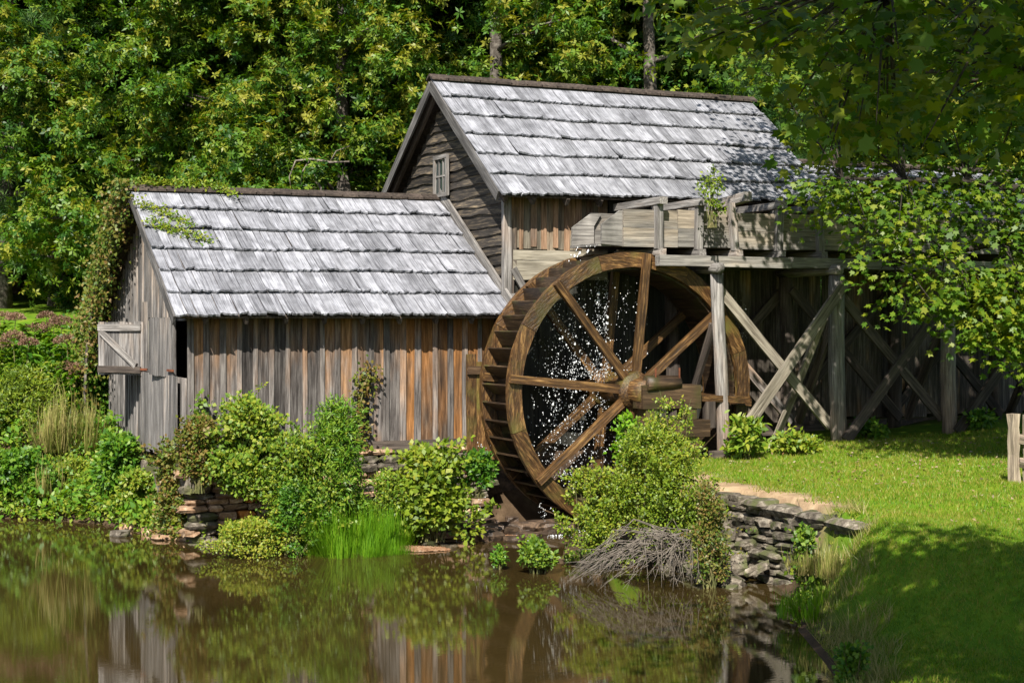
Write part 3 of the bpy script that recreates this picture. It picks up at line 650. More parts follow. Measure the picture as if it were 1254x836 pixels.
def bucket_mesh():
    # riser board slanted between the two rims, seen end-on from the side
    r0, r1 = RI+.01, RO-.015; a0, a1 = 0.0, -.075; t = .014
    p = [(r0*math.cos(a0), r0*math.sin(a0)), (r1*math.cos(a1), r1*math.sin(a1))]
    d = V((p[1][0]-p[0][0], p[1][1]-p[0][1])).normalized(); n = V((-d.y, d.x))*t
    q = [(p[0][0]-n.x, p[0][1]-n.y), (p[1][0]-n.x, p[1][1]-n.y), (p[1][0]+n.x, p[1][1]+n.y), (p[0][0]+n.x, p[0][1]+n.y)]
    v = [(a, -bl/2, b_) for a, b_ in q]+[(a, bl/2, b_) for a, b_ in q]
    return mesh('bucket', v, [(0, 3, 2, 1), (4, 5, 6, 7), (0, 1, 5, 4), (1, 2, 6, 5), (2, 3, 7, 6), (3, 0, 4, 7)])
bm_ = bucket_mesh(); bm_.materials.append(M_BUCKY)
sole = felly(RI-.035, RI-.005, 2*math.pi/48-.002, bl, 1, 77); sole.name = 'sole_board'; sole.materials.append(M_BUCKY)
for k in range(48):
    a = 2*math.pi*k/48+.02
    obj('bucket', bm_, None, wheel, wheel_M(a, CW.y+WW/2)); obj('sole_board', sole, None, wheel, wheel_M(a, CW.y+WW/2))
log('axle', (CW.x, 21.12, CW.z), (CW.x, 23.02, CW.z), .20, .20, M_WHEEL, wheel, 4, 8, .02)
for yy in (CW.y-.08, CW.y+WW-.08): log('hub', (CW.x, yy-.10, CW.z), (CW.x, yy+.16, CW.z), .30, .30, M_WHEEL, wheel, 2, 8, .02)
# outer bearing
bear = thing('axle_bearing', 'stacked dark timbers carrying the end of the wheel axle', 'timber block', (12.6, 21.2, H(12.6, 21.2)))
plank('bearing_beam', (12.08, 21.22, 2.06), (13.12, 21.22, 2.05), .36, .30, (0, -1, 0), M_BUCK, bear, 4)
plank('base_beam', (12.0, 21.20, 1.58), (13.25, 21.20, 1.56), .26, .36, (0, -1, 0), M_BUCK, bear, 4)
for xx in (12.25, 12.95): plank('packing_block', (xx, 21.22, 1.70), (xx, 21.22, 1.89), .2, .26, (0, -1, 0), M_BUCK, bear, 1)
log('bearing_cap', (12.16, 21.12, 2.26), (12.75, 21.12, 2.27), .12, .10, M_BUCK, bear, 4)
for xx in (12.3, 12.72): plank('iron_bolt', (xx, 21.06, 2.2), (xx, 21.06, 2.5), .02, .02, (0, -1, 0), M_IRON, bear, 1, 0)
plank('cross_beam', (13.1, 21.30, 2.02), (14.15, 21.36, 1.97), .10, .16, (0, -1, 0), M_WHEEL, bear, 3)
plank('packing_block', (13.38, 21.28, 1.55), (13.38, 21.28, 1.96), .16, .16, (0, -1, 0), M_DARKT, bear, 1)
for xx in (12.1, 12.95): plank('pier_post', (xx, 21.2, .35), (xx, 21.2, 1.46), .26, .28, (0, -1, 0), M_BUCK, bear, 2)

# ------------------------------------------------------------------ flume and trestle
flume = thing('wooden_flume', 'grey plank water flume running over the wheel under the eaves', 'flume', (15.5, 22.1, 4.2))
FZ0, FZ1 = 4.37, 4.95
FX = [12.02, 13.0, 14.05, 15.1, 16.3, 17.6, 18.9, 20.2, 21.6]
for yy in (21.585, 22.66):
    for i in range(len(FX)-1):
        for z0, z1 in ((FZ0, FZ0+.29), (FZ0+.296, FZ1)):
            dz = RNG.uniform(-.012, .012)
            plank('side_plank', (FX[i]+.004, yy+RNG.uniform(-.006, .006), (z0+z1)/2+dz), (FX[i+1]-.004, yy+RNG.uniform(-.006, .006), (z0+z1)/2+dz), z1-z0, .042, (0, -1, 0), M_FLUME, flume, 4, .003)
plank('bottom_plank', (11.85, 22.12, FZ0+.02), (21.6, 22.12, FZ0+.02), 1.02, .045, (0, 0, 1), M_DARKT, flume, 6)
# spout with its sloping shoulder
for yy in (21.62, 22.60):
    v = []
    for o_ in (-.02, .02):
        v += [(11.66, yy+o_, FZ0+.03), (12.05, yy+o_, FZ0+.0), (12.05, yy+o_, FZ1-.22), (12.18, yy+o_, FZ1-.02), (11.98, yy+o_, FZ1-.03), (11.66, yy+o_, FZ1-.25)]
    n = 6; f = [tuple(range(n)), tuple(range(2*n-1, n-1, -1))]+[(i, i+n, (i+1) % n+n, (i+1) % n) for i in range(n)]
    obj('spout_board', mesh('spout_board', v, f), M_FLUMX, flume)
plank('spout_floor', (11.62, 22.11, FZ0+.02), (12.1, 22.11, FZ0+.02), .94, .04, (0, 0, 1), M_FLUME, flume, 2)
yoke_x = [12.62, 13.34, 14.03, 14.85, 15.67, 16.6, 17.6, 18.6, 19.6, 20.6]
for i, xx in enumerate(yoke_x):
    lean = .10 if i == 2 else RNG.uniform(-.02, .02)
    plank('yoke_post', (xx, 21.51, FZ0-.03), (xx-lean, 21.50, FZ1+.14), .11, .10, (0, -1, 0), M_POST, flume, 3, .005)
    plank('yoke_post', (xx, 22.74, FZ0-.03), (xx-lean*.5, 22.74, FZ1+.12), .10, .10, (0, -1, 0), M_POST, flume, 2, .005)
    plank('yoke_sill', (xx+.02, 21.42, FZ0-.075), (xx+.02, 22.86, FZ0-.075), .13, .10, (0, 0, 1), M_POST, flume, 3, .005)
    if i == 2: plank('yoke_bar', (xx+.10, 21.30, FZ1+.24), (xx-.02, 22.90, FZ1+.05), .15, .15, (0, 0, 1), M_POST, flume, 4, .008)
    else: plank('yoke_bar', (xx, 21.36, FZ1+.13), (xx+RNG.uniform(-.04, .02), 22.84, FZ1+.11), .14, .11, (0, 0, 1), M_POST, flume, 3, .006)
for yy in (21.43, 22.86):
    for a, b_ in ((12.55, 15.0), (15.01, 18.2), (18.21, 21.6)):
        plank('stringer', (a, yy, FZ0-.215), (b_, yy, FZ0-.225), .165, .15, (0, -1, 0), M_FLUME if yy < 22 else M_DARKT, flume, 5)

TX = [13.62, 15.90, 18.2, 20.5]
trest = thing('timber_trestle', 'cross braced log trestle holding up the wooden flume', 'trestle', (16, 22, 1.3))
CAPZ = FZ0-.33
for i, xx in enumerate(TX):
    g0 = H(xx, 21.35)-.08; g1 = H(xx, 22.75)-.1
    log('post', (xx+(.10 if i == 0 else .03), 21.34, g0), (xx-.02, 21.38, CAPZ-.08), .105 if i == 0 else .135, .10 if i == 0 else .125, M_POST, trest, 10, 10, .07, .02)
    log('rear_post', (xx, 22.80, g1), (xx+.02, 22.80, CAPZ-.08), .13, .12, M_DARKT, trest, 8, 9, .06, .03)
    log('cap', (xx-.10, 21.16, CAPZ), (xx+.02, 23.0, CAPZ), .085, .09, M_POST, trest, 6, 9, .08)
    plank('cap_brace', (xx-.05, 21.45, 3.15), (xx-.03, 22.4, 1.5), .16, .06, (1, 0, 0), M_DARKT, trest, 3)
for i in range(3):
    a, b_ = TX[i], TX[i+1]
    plank('brace', (a+.02, 21.16, H(a, 21.2)+.02), (b_+.04, 21.17, 3.86), .175, .06, (0, -1, 0), M_BRACE if i == 0 else M_DARKT, trest, 5, .004)
    plank('brace', (a+.05, 21.50, 3.75), (b_-.05, 21.47, H(b_, 21.4)+.25), .165, .055, (0, -1, 0), M_BRACE if i == 0 else M_DARKT, trest, 5, .004)
    plank('brace', (a, 22.64, 3.75), (b_, 22.62, 1.5), .16, .05, (0, -1, 0), M_DARKT if i else M_BATT, trest, 4)
    plank('brace', (a, 22.96, 1.5), (b_, 22.96, 3.7), .16, .05, (0, -1, 0), M_DARKT, trest, 4)
plank('footing_sleeper', (13.35, 21.12, H(13.6, 21.1)+.03), (13.98, 21.1, H(13.9, 21.1)+.03), .22, .12, (0, 0, 1), M_DARKT, trest, 2)
plank('raking_prop', (15.05, 22.2, H(15.05, 22.2)), (15.85, 21.5, 3.5), .12, .06, (0, -1, 0), M_BRACE, trest, 4)

# board guard left of the wheel
guard = thing('wheel_guard', 'upright brown board guard standing between shed wall and wheel rim', 'guard board', (9.35, 22.6, 1.2))
for k in range(3): plank('guard_board', (9.99+k*.165, 22.76, 1.05), (9.98+k*.165, 22.76, 2.70-.12*k), .16, .04, (0, -1, 0), M_WHEEL, guard, 3)
plank('guard_rail', (9.90, 22.71, 2.45), (10.4, 22.71, 2.45), .12, .05, (0, -1, 0), M_BUCK, guard, 2)
#__VEG__
# ------------------------------------------------------------------ stones
def stone_mesh(sd, flat=1.0):
    r_ = random.Random(sd); v = []; f = []; n = 2
    idx = {}
    for i in range(n+1):
        for j in range(n+1):
            for k in range(n+1):
                if 0 < i < n and 0 < j < n and 0 < k < n: continue
                p = V((i/n-.5, j/n-.5, k/n-.5)); ext = sum(abs(abs(c_)-.5) < 1e-6 for c_ in p)
                p *= (1.0, 1.0, .93, .84)[ext]
                idx[i, j, k] = len(v); v.append(p+V((r_.uniform(-.07, .07), r_.uniform(-.07, .07), r_.uniform(-.07, .07))))
    def q(*c_): f.append(tuple(idx[x] for x in c_))
    for a in range(n):
        for b_ in range(n):
            for s_ in (0, n):
                o = [(s_, a, b_), (s_, a+1, b_), (s_, a+1, b_+1), (s_, a, b_+1)]; q(*(o if s_ == 0 else o[::-1])[::-1])
                o = [(a, s_, b_), (a+1, s_, b_), (a+1, s_, b_+1), (a, s_, b_+1)]; q(*(o if s_ == 0 else o[::-1]))
                o = [(a, b_, s_), (a+1, b_, s_), (a+1, b_+1, s_), (a, b_+1, s_)]; q(*(o if s_ == 0 else o[::-1])[::-1])
    return mesh('stone', v, f)
STV = {}
def stone(name, c_, size, mat, parent, rot=0.0, tilt=0.0):
    k = (mat.name, RNG.randrange(6))
    if k not in STV:
        STV[k] = stone_mesh(k[1]); STV[k].materials.append(mat)
    M = Matrix.Translation(V(c_)) @ Matrix.Rotation(rot, 4, 'Z') @ Matrix.Rotation(tilt, 4, 'Y') @ Matrix.Diagonal((*size, 1))
    return obj(name, STV[k], None, parent, M)
# retaining wall by the lawn
rw = thing('retaining_wall', 'dry stone retaining wall with flat cap stones at the lawn edge', 'stone wall', (*WALL_A, 0))
wdv = V((*(WALL_B-WALL_A), 0)); wlen = wdv.length; wdv.normalize(); wrot = math.atan2(wdv.y, wdv.x); wn_ = V((wdv.y, -wdv.x, 0))
core = deck('core', rw, [V((*WALL_A, -.3))+V((.22, 0, 0)), V((*WALL_B, -.3))+V((.22, 0, 0)), V((*WALL_B, .88))+V((.22, 0, 0)), V((*WALL_A, .88))+V((.22, 0, 0))], .18, M_WETS)
z = -.12
while z < .80:
    h = RNG.uniform(.065, .125); s = RNG.uniform(-.2, 0)
    while s < wlen:
        w = RNG.uniform(.18, .50)
        p = V((*WALL_A, z+h/2))+wdv*(s+w/2)+V((.14-.16*(.8-z)+RNG.uniform(-.04, .05), 0, RNG.uniform(-.01, .01)))
        stone('stone', p, (w-.012, .30, h-.008), M_STONE, rw, wrot+RNG.uniform(-.06, .06), RNG.uniform(-.07, .07)); s += w
    z += h
s = -.15
while s < wlen+.2:
    w = RNG.uniform(.42, .75); stone('cap_stone', V((*WALL_A, .90))+wdv*(s+w/2)+V((.20+RNG.uniform(-.04, .05), 0, RNG.uniform(-.015, .02))), (w-.01, .52, .13), M_STONE, rw, wrot+RNG.uniform(-.05, .05), RNG.uniform(-.03, .03)); s += w
for k in range(34):             # rubble slumped against its foot
    s = RNG.uniform(-.5, 1.9); o_ = RNG.uniform(.05, .75)
    p = V((*WALL_A, max(-.02, .62-.85*o_-.10*s)))+wdv*s-V((o_, 0, 0))
    rs = stone('rubble_stone', p, (RNG.uniform(.18, .42), RNG.uniform(.15, .3), RNG.uniform(.1, .2)), M_STONE, rw, RNG.uniform(0, 3), RNG.uniform(-.6, .6))
# shed foundation of thin ledge stones
fd = thing('stone_foundation', 'thin rust and grey ledge stones stacked under the shed wall', 'foundation', (7.8, 23.1, 0))
deck('core', fd, [(SX0+.15, SY0+.16, -.4), (10.2, SY0+.16, -.4), (10.2, SY0+.16, 1.24), (SX0+.15, SY0+.16, 1.24)], .1, M_WETS)
z = -.1
while z < 1.2:
    h = RNG.uniform(.07, .13); x = SX0-.1+RNG.uniform(-.1, .1)
    while x < 10.2:
        w = RNG.uniform(.18, .48); u_ = RNG.random(); warm_ = 5.7 < x < 6.7 and .2 < z < .9
        stone('stone', (x+w/2, SY0-.02-.18*(1.2-z)+RNG.uniform(-.05, .04), z+h/2), (w-.014, .34, h-.006), M_ORAN if warm_ and u_ < .35 else (M_RUST if warm_ or u_ < .35 else M_STONE), fd, RNG.uniform(-.05, .05), RNG.uniform(-.03, .03)); x += w
    z += h
for k in range(14):
    yy = SY0-.15+k*.36; stone('stone', (SX0+.05+RNG.uniform(-.1, .1), yy, .95-.03*k), (.34, .4, .5), M_STONE, fd, RNG.uniform(-.2, .2))
# shore and tailrace stones, each one lying free
for k in range(16):
    px = 150+k*13+RNG.uniform(-4, 4); p = at_z(px, 655+RNG.uniform(-3, 8)+(-8 if px < 190 else 0), .02)
    tag(stone('shore_stone', p, (RNG.uniform(.2, .5), RNG.uniform(.2, .35), RNG.uniform(.06, .16)), M_RUST if RNG.random() < .4 else M_STONE, None, RNG.uniform(0, 3)), 'flat wet stone lying at the waterline below the shed', 'stone', 'stones along the shed shoreline')
for k in range(26):
    p = V((RNG.uniform(9.5, 11.3), RNG.uniform(21.0, 22.7), RNG.uniform(-.05, .12)))
    tag(stone('tailrace_stone', p, (RNG.uniform(.2, .55), RNG.uniform(.2, .4), RNG.uniform(.1, .22)), M_WETS, None, RNG.uniform(0, 3)), 'dark wet stone in the tailrace under the waterwheel', 'stone', 'wet stones under the wheel')
# gravel bar before the tailrace
def scatter_stones(name, n, cx, cy, rx, ry, z, smin, smax):
    T = np.array([(-.5, -.4, 0), (.5, -.45, 0), (.45, .5, 0), (-.5, .4, 0), (0, 0, .45)]); F = [(0, 1, 4), (1, 2, 4), (2, 3, 4), (3, 0, 4)]
    a = NP.uniform(0, 6.28, n); q = np.sqrt(NP.random(n)); pos = np.column_stack([cx+np.cos(a)*q*rx*RT.x+np.sin(a)*q*ry*FW.x, cy+np.cos(a)*q*rx*RT.y+np.sin(a)*q*ry*FW.y, np.full(n, z)+.04*(1-q)])
    b_ = NP.uniform(0, 6.28, n); ax = np.column_stack([np.cos(b_), np.sin(b_), NP.normal(0, .1, n)])
    s_ = NP.uniform(smin, smax, n); return spread(name, (T, F), pos, ax, np.tile([0, 0, 1.], (n, 1)), s_, s_)
for (px, py, rx, ry, n) in ((488, 673, .75, .22, 900), (560, 657, .95, .30, 900)):
    p = at_z(px, py, 0); v = [(p.x, p.y, .035)]; N = 18
    for j in range(N):
        a = 2*math.pi*j/N; q = RT*(math.cos(a)*rx*RNG.uniform(.85, 1.1))+FW*(math.sin(a)*ry*RNG.uniform(.8, 1.1)); v.append((p.x+q.x, p.y+q.y, -.03))
    g_ = obj('gravel_bar', mesh('gravel_bar', v, [(0, 1+j, 1+(j+1) % N) for j in range(N)], True), M_GRAV)
    struct(g_)
    gg = obj('gravel', scatter_stones('gravel', n, p.x, p.y, rx*.95, ry*.9, .005, .02, .075), M_GRAV)
    tag(gg, 'reddish gravel lying on the bar at the foot of the grassy bank' if px < 500 else 'reddish gravel at the mouth of the tailrace', 'gravel', kind='stuff')

# ------------------------------------------------------------------ vegetation
def blob_points(n, lumps, rng, shell=.55):
    """leaf positions and outward directions in a set of ellipsoid lumps (centre, radii)"""
    C = np.array([l[0] for l in lumps]); R = np.array([l[1] for l in lumps]); w = R[:, 0]*R[:, 2]; w = w/w.sum()
    i = rng.choice(len(lumps), n, p=w); d = rand_dirs(n, rng); q = shell+(1-shell)*rng.random(n)**.7
    return C[i]+d*R[i]*q[:, None], d
def bush(name, label, cat, base, rad, nleaf, ln, wd, mat, tpl=LEAF, lumps=16, seed=0, group=None, droop=.0, up=.45, stems=14, shell=.35, smin=.26, smax=.48, tall=1.0):
    rng = np.random.default_rng(seed+100); base = V(base); rx, ry, rz = rad
    nleaf = int(nleaf*1.45); ln *= .82; wd *= .82; lumps = int(lumps*1.5); smin *= .7; smax *= .9
    t = thing(name, label, cat, base, group)
    L = []
    for k in range(lumps):
        a = rng.uniform(0, 6.28); q = math.sqrt(rng.random())*.85; hz = rng.random()**.8
        q *= math.sqrt(max(.05, 1-(hz*.9)**2))
        s_ = rng.uniform(smin, smax)
        c_ = base + RT*(math.cos(a)*q*rx) + FW*(math.sin(a)*q*ry) + UP*(rz*2*hz*tall*.9+.05)
        L.append(((c_.x, c_.y, max(c_.z, base.z+.05)), (rx*s_, rx*s_, rz*s_*1.2)))
    pos, d = blob_points(int(nleaf*.8), L, rng, shell)
    SH = []                     # loose shoots break the outline
    per = max(6, int(nleaf*.2/(lumps*1.5)))
    for k in range(int(lumps*1.5)):
        c_, R_ = L[k % lumps]; o_ = rand_dirs(1, rng)[0]*np.array([1, 1, .5])+np.array([0, 0, .75]); o_ /= np.linalg.norm(o_); ll = (R_[0]+R_[2])*rng.uniform(.7, 1.5)
        s0 = np.linspace(.25, 1.0, per)[:, None]; bend_ = np.array([0, 0, -.35*ll])*(s0**2)
        SH.append(np.array(c_)+o_*ll*s0+bend_+rng.normal(0, ln*.35, (per, 3)))
    SH = np.vstack(SH); pos = np.vstack([pos, SH]); d = np.vstack([d, rand_dirs(len(SH), rng)])
    keep = pos[:, 2] > max(base.z-.15, .015); pos, d = pos[keep], d[keep]; n = len(pos)
    ax = unit(d+rng.normal(0, .6, (n, 3))+np.array([0, 0, up*.3-droop])); nr_ = unit(d*.35+np.array([-.38, -.55, up+.35])+rng.normal(0, .42, (n, 3)))
    s_ = rng.uniform(.65, 1.25, n)
    obj('foliage', spread('foliage', tpl, pos, ax, nr_, ln*s_, wd*s_, rng.random(n)), mat, t)
    if stems:
        P = []; stems = int(stems*1.6)
        for k in range(stems):
            c_ = V(L[k % len(L)][0]); p0 = base+RT*rng.uniform(-.3, .3)*rx+FW*rng.uniform(-.3, .3)*ry; p0.z = base.z-.1
            m_ = p0.lerp(c_, .5)+V((0, 0, .12*rz)); P.append(([p0, m_, c_, c_+(c_-m_)*.35], [.012, .009, .006, .003]))
        v, f = tubes(P, 4); obj('stems', mesh('stems', v, f), M_STEM, t)
    return t
def on_ground(px, d, dz=0.0):
    p = at_d(px, HZ, d); return V((p.x, p.y, H(p.x, p.y)+dz))
def grass_clump(name, label, base, n, h, spreadr, w, mat, seed, bend=.6, kind=None, out=.55):
    rng = np.random.default_rng(seed); base = V(base); nt_ = 26
    ta = rng.uniform(0, 6.28, nt_); tq = np.sqrt(rng.random(nt_))*spreadr; th_ = rng.uniform(.5, 1.15, nt_)*(1-.35*(tq/spreadr)**2); tl = rng.normal(0, .28, (nt_, 2))
    i = rng.integers(0, nt_, n); a = rng.uniform(0, 6.28, n); q = np.abs(rng.normal(0, .07, n))
    pos = np.column_stack([base.x+np.cos(ta[i])*tq[i]+np.cos(a)*q, base.y+np.sin(ta[i])*tq[i]+np.sin(a)*q, np.full(n, base.z)-.02])
    lean = np.column_stack([np.cos(ta[i])*tq[i]/spreadr*out*.6+tl[i, 0]+np.cos(a)*.22, np.sin(ta[i])*tq[i]/spreadr*out*.6+tl[i, 1]+np.sin(a)*.22, np.zeros(n)])
    ax = unit(lean+rng.normal(0, .16, (n, 3))*np.array([1, 1, .2])+np.array([0, 0, 1.0])); nr_ = unit(np.cross(np.cross(ax, np.array([0, 0, 1.]))+rng.normal(0, .05, (n, 3)), ax))*-1
    hh = h*th_[i]*rng.uniform(.5, 1.1, n); bd = bend*.8
    T = np.array([(0, -.5, 0), (0, .5, 0), (.4, .45, .03), (.4, -.45, .03), (.75, .3, .13), (.75, -.3, .13), (1-.08*bd, 0, .30)]); F = [(0, 1, 2, 3), (3, 2, 4, 5), (5, 4, 6)]
    T = T*np.array([1, 1, -1])*np.array([1, 1, bd*1.2])
    return tag(obj(name, spread(name, (T, F), pos, ax, nr_, hh, w*rng.uniform(.7, 1.2, n), rng.random(n)), mat), label, 'grass', kind=kind)

# ---- background trees
def limb_paths(rng, base, h, r0, crown0, R, nl):
    P = []; top = V((rng.uniform(-.4, .4), rng.uniform(-.4, .4), h*.85)); n = 9
    pts = [V((0, 0, -.6))]+[V((top.x*s+.12*math.sin(s*5), top.y*s+.10*math.cos(s*4)-.1, h*.85*s)) for s in np.linspace(.08, 1, n)]
    rad = [r0*1.35]+[r0*(1-.85*s) for s in np.linspace(.05, 1, n)]; P.append((pts, rad)); tips = []
    for k in range(nl):
        s = crown0/h+(.82-crown0/h)*(k+.5)/nl; i = max(1, min(n-1, int(s/.85*n))); p0 = pts[i]
        a = k*2.4+rng.uniform(-.4, .4); l = R*(1.05-.55*max(0, s-.3))*rng.uniform(.75, 1.05)
        e = V((math.cos(a)*l, math.sin(a)*l, l*rng.uniform(.05, .45)))
        m_ = p0+e*.5+V((0, 0, .08*l)); q = p0+e; rr = rad[i]*.45
        P.append(([p0, m_, q], [rr, rr*.6, rr*.2])); tips += [m_, q]
        for j in range(3):
            b_ = p0+e*rng.uniform(.35, .9); c_ = b_+V((rng.uniform(-1, 1), rng.uniform(-1, 1), rng.uniform(-.3, .8)))*R*.28
            P.append(([b_, c_], [rr*.3, .012])); tips.append(c_)
    return P, tips
def make_tree_meshes(seed, h, R, crown0, ntuft, mat, size, pine=False):
    rng = np.random.default_rng(seed); P, tips = limb_paths(rng, V((0, 0, 0)), h, .26, crown0, R, 16)
    v, f = tubes(P, 7); tm = mesh('trunk', v, f, True); tm.materials.append(M_BARK)
    lumps = []
    for t_ in tips: lumps.append(((t_.x, t_.y, t_.z), np.array((rng.uniform(.4, .95), rng.uniform(.4, .95), rng.uniform(.3, .7)))*R*.21))
    for k in range(260):
        u_ = rng.random(); zz = crown0*.6+(h-crown0*.6)*u_; a = rng.uniform(0, 6.28); q = R*math.sqrt(max(.04, 1-((u_-.42)/.62)**2))*rng.uniform(.55, 1.0)
        lumps.append(((math.cos(a)*q, math.sin(a)*q, zz), np.array((rng.uniform(.35, 1.1), rng.uniform(.35, 1.1), rng.uniform(.25, .75)))*R*.165))
    pos, d = blob_points(ntuft, lumps, rng, .3); pos += rng.normal(0, 1, pos.shape)*(.04+.30*rng.random((len(pos), 1))**5)*R*.28
    n = len(pos); nr_ = unit(d*.6+np.array([0, 0, .5])+rng.normal(0, .5, (n, 3))); ax = unit(np.cross(nr_, rand_dirs(n, rng)))
    me_ = spread('crown', OAK[seed % 3] if not pine else PINE, pos, ax, nr_, size*rng.uniform(.7, 1.25, n), size*rng.uniform(.8, 1.1, n), rng.random(n)); me_.materials.append(mat)
    return tm, me_
PINE = tuft_template(14, .07, 9)
TV = [make_tree_meshes(1, 17, 4.6, 2.0, 36000, L_OAK, .165), make_tree_meshes(2, 16, 4.2, 1.2, 33000, L_OAK, .16), make_tree_meshes(3, 18, 4.8, 2.5, 33000, L_OAK2, .17), make_tree_meshes(4, 17, 3.2, 1.5, 11000, L_PINE, .27, True), make_tree_meshes(7, 16, 3.0, 8.5, 7000, L_OAK, .15)]
def tree(label, px, d, var, sc=1.0, rot=None, group='trees in the wood behind the mill', name=None):
    p = on_ground(px, d); t = thing(name or ('pine_tree' if var == 3 else 'oak_tree'), label, 'tree', p, group)
    M = Matrix.Translation(p) @ Matrix.Rotation(RNG.uniform(0, 6.28) if rot is None else rot, 4, 'Z') @ Matrix.Scale(sc, 4)
    for nm, me_ in zip(('trunk', 'crown'), TV[var]): obj(nm, me_, None, t, M)
    return t
G1 = 'oaks of the front row behind the shed and mill'; GP = 'pines behind the mill'; GM = 'oaks in the middle rows of the wood'
tree('feathery blue green pine at the edge of the far lawn', 0, 40.5, 3, 1.0, group=GP)
for px, d, var, sc, lb in ((70, 42, 0, .92, 'broad yellow green oak standing on the far lawn edge'), (178, 39, 1, .9, 'oak rising right behind the vine covered shed peak'), (262, 41, 0, 1.0, 'oak behind the shed ridge between vine peak and pale snag'),
        (352, 38.5, 1, .85, 'low oak just behind the pale dead snag'), (438, 38, 0, .95, 'bright oak filling the gap between shed ridge and tall gable'), (500, 43, 1, 1.05, 'oak rising behind the left slope of the tall gable'),
        (566, 40, 2, .95, 'dark oak behind the peak of the tall gable'), (645, 40, 0, 1.0, 'oak behind the tall ridge next to the gable peak'), (730, 41, 2, 1.0, 'dark oak behind the middle of the tall ridge'),
        (815, 42, 1, 1.0, 'oak behind the tall ridge short of its far end'), (900, 43, 2, 1.05, 'dark oak beyond the far end of the tall ridge')):
    tree(lb, px, d, var, sc, group=G1)
tree('slender oak with bare trunk showing above the tall ridge', 604, 35.6, 4, 1.0, group=G1)
tree('slender oak with bare trunk showing between shed ridge and tall gable', 418, 35.8, 4, .95, group=G1)
tree('slender oak with bare trunk near the far end of the tall ridge', 790, 36.0, 4, 1.0, group=G1)
tree('small bright green pine between the tall mill roof and the maple', 958, 36, 3, .50, group=GP)
tree('soft green pine deep among the oaks behind the shed', 215, 47, 3, 1.15, group=GP)
tree('dark pine behind the oaks at the end of the lawn', 20, 52, 3, 1.2, group=GP)
for k, px in enumerate((-90, 20, 125, 310, 395, 470, 610, 690, 775, 860)):
    tree('oak in the middle rows of the wood seen between the front oaks', px, 46+RNG.uniform(-1, 2), (0, 1, 2)[k % 3], 1.1, group=GM)
for k, px in enumerate(range(-150, 1500, 105)):
    tree('tall dim oak in the back rows of the wood', px+RNG.uniform(-25, 25), 53+RNG.uniform(0, 6), (2, 0, 2, 1)[k % 4], 1.2+RNG.uniform(0, .2), group='oaks in the back rows of the wood')
for px, d in ((1060, 42), (1170, 41), (1290, 40), (1390, 40), (-130, 44), (-230, 42)):
    tree('oak closing the wood beyond the mill wing' if px > 0 else 'oak closing the wood beyond the far lawn', px, d, RNG.choice((0, 2)), 1.0, group='oaks beyond the wing' if px > 0 else 'oaks beyond the lawn')
# pale dead limb in front of the oaks
p = at_d(392, 200, 34.3); q = lambda a, b_, c_=0: p+RT*a*.7+UP*(b_*.7-.05)+FW*c_
v, f = tubes([([q(.9, .12), q(.3, .10), q(-.25, .2), q(-.75, .15), q(-.95, -.35), q(-.85, -.9)], [.02, .03, .028, .022, .014, .006]), ([q(-.1, .18), q(-.15, -.3), q(.1, -.9), q(.05, -1.6)], [.03, .035, .04, .05]), ([q(-.3, .2), q(-.55, -.2), q(-.6, -.6)], [.02, .015, .008]), ([q(.3, .1), q(.5, .45), q(.9, .6)], [.02, .014, .007]), ([q(.05, -1.6), q(.1, -3.5), q(.15, -6)], [.07, .09, .12])], 6)
tag(obj('dead_snag', mesh('dead_snag', v, f, True), M_TWIG), 'pale dead snag with crooked limb above the shed ridge', 'dead tree')

# ---- the maple at the right: trunk beyond the frame, sprays hang into view
rng = np.random.default_rng(5)
mp_ = rd(7.6, 8.0); mz = H(mp_.x, mp_.y)
maple = thing('maple_tree', 'near maple with large shaded leaves over the lawn', 'tree', (mp_.x, mp_.y, mz))
tb = V((mp_.x, mp_.y, mz)); P = [([tb-UP*.5, tb+UP*1.2, tb+V((-.1, .1, 4)), tb+V((.1, 0, 7)), tb+V((0, .2, 9.5))], [.45, .36, .30, .22, .08])]
def in_poly(px, py):
    xs = [820, 900, 985, 1000, 990, 1050, 1075, 1130, 1200, 1254, 1300]; ys = [20, 75, 120, 180, 250, 300, 345, 385, 405, 450, 480]
    return py < np.interp(px, xs, ys)
def add(sp, n, x0, x1, y0, y1, d0, d1, r0, r1):
    k = 0
    while k < n:
        px, py, d = rng.uniform(x0, x1), rng.uniform(y0, y1), rng.uniform(d0, d1)
        if not in_poly(px, py): continue
        sp.append((at_d(px, py, d), rng.uniform(r0, r1), 1.0)); k += 1
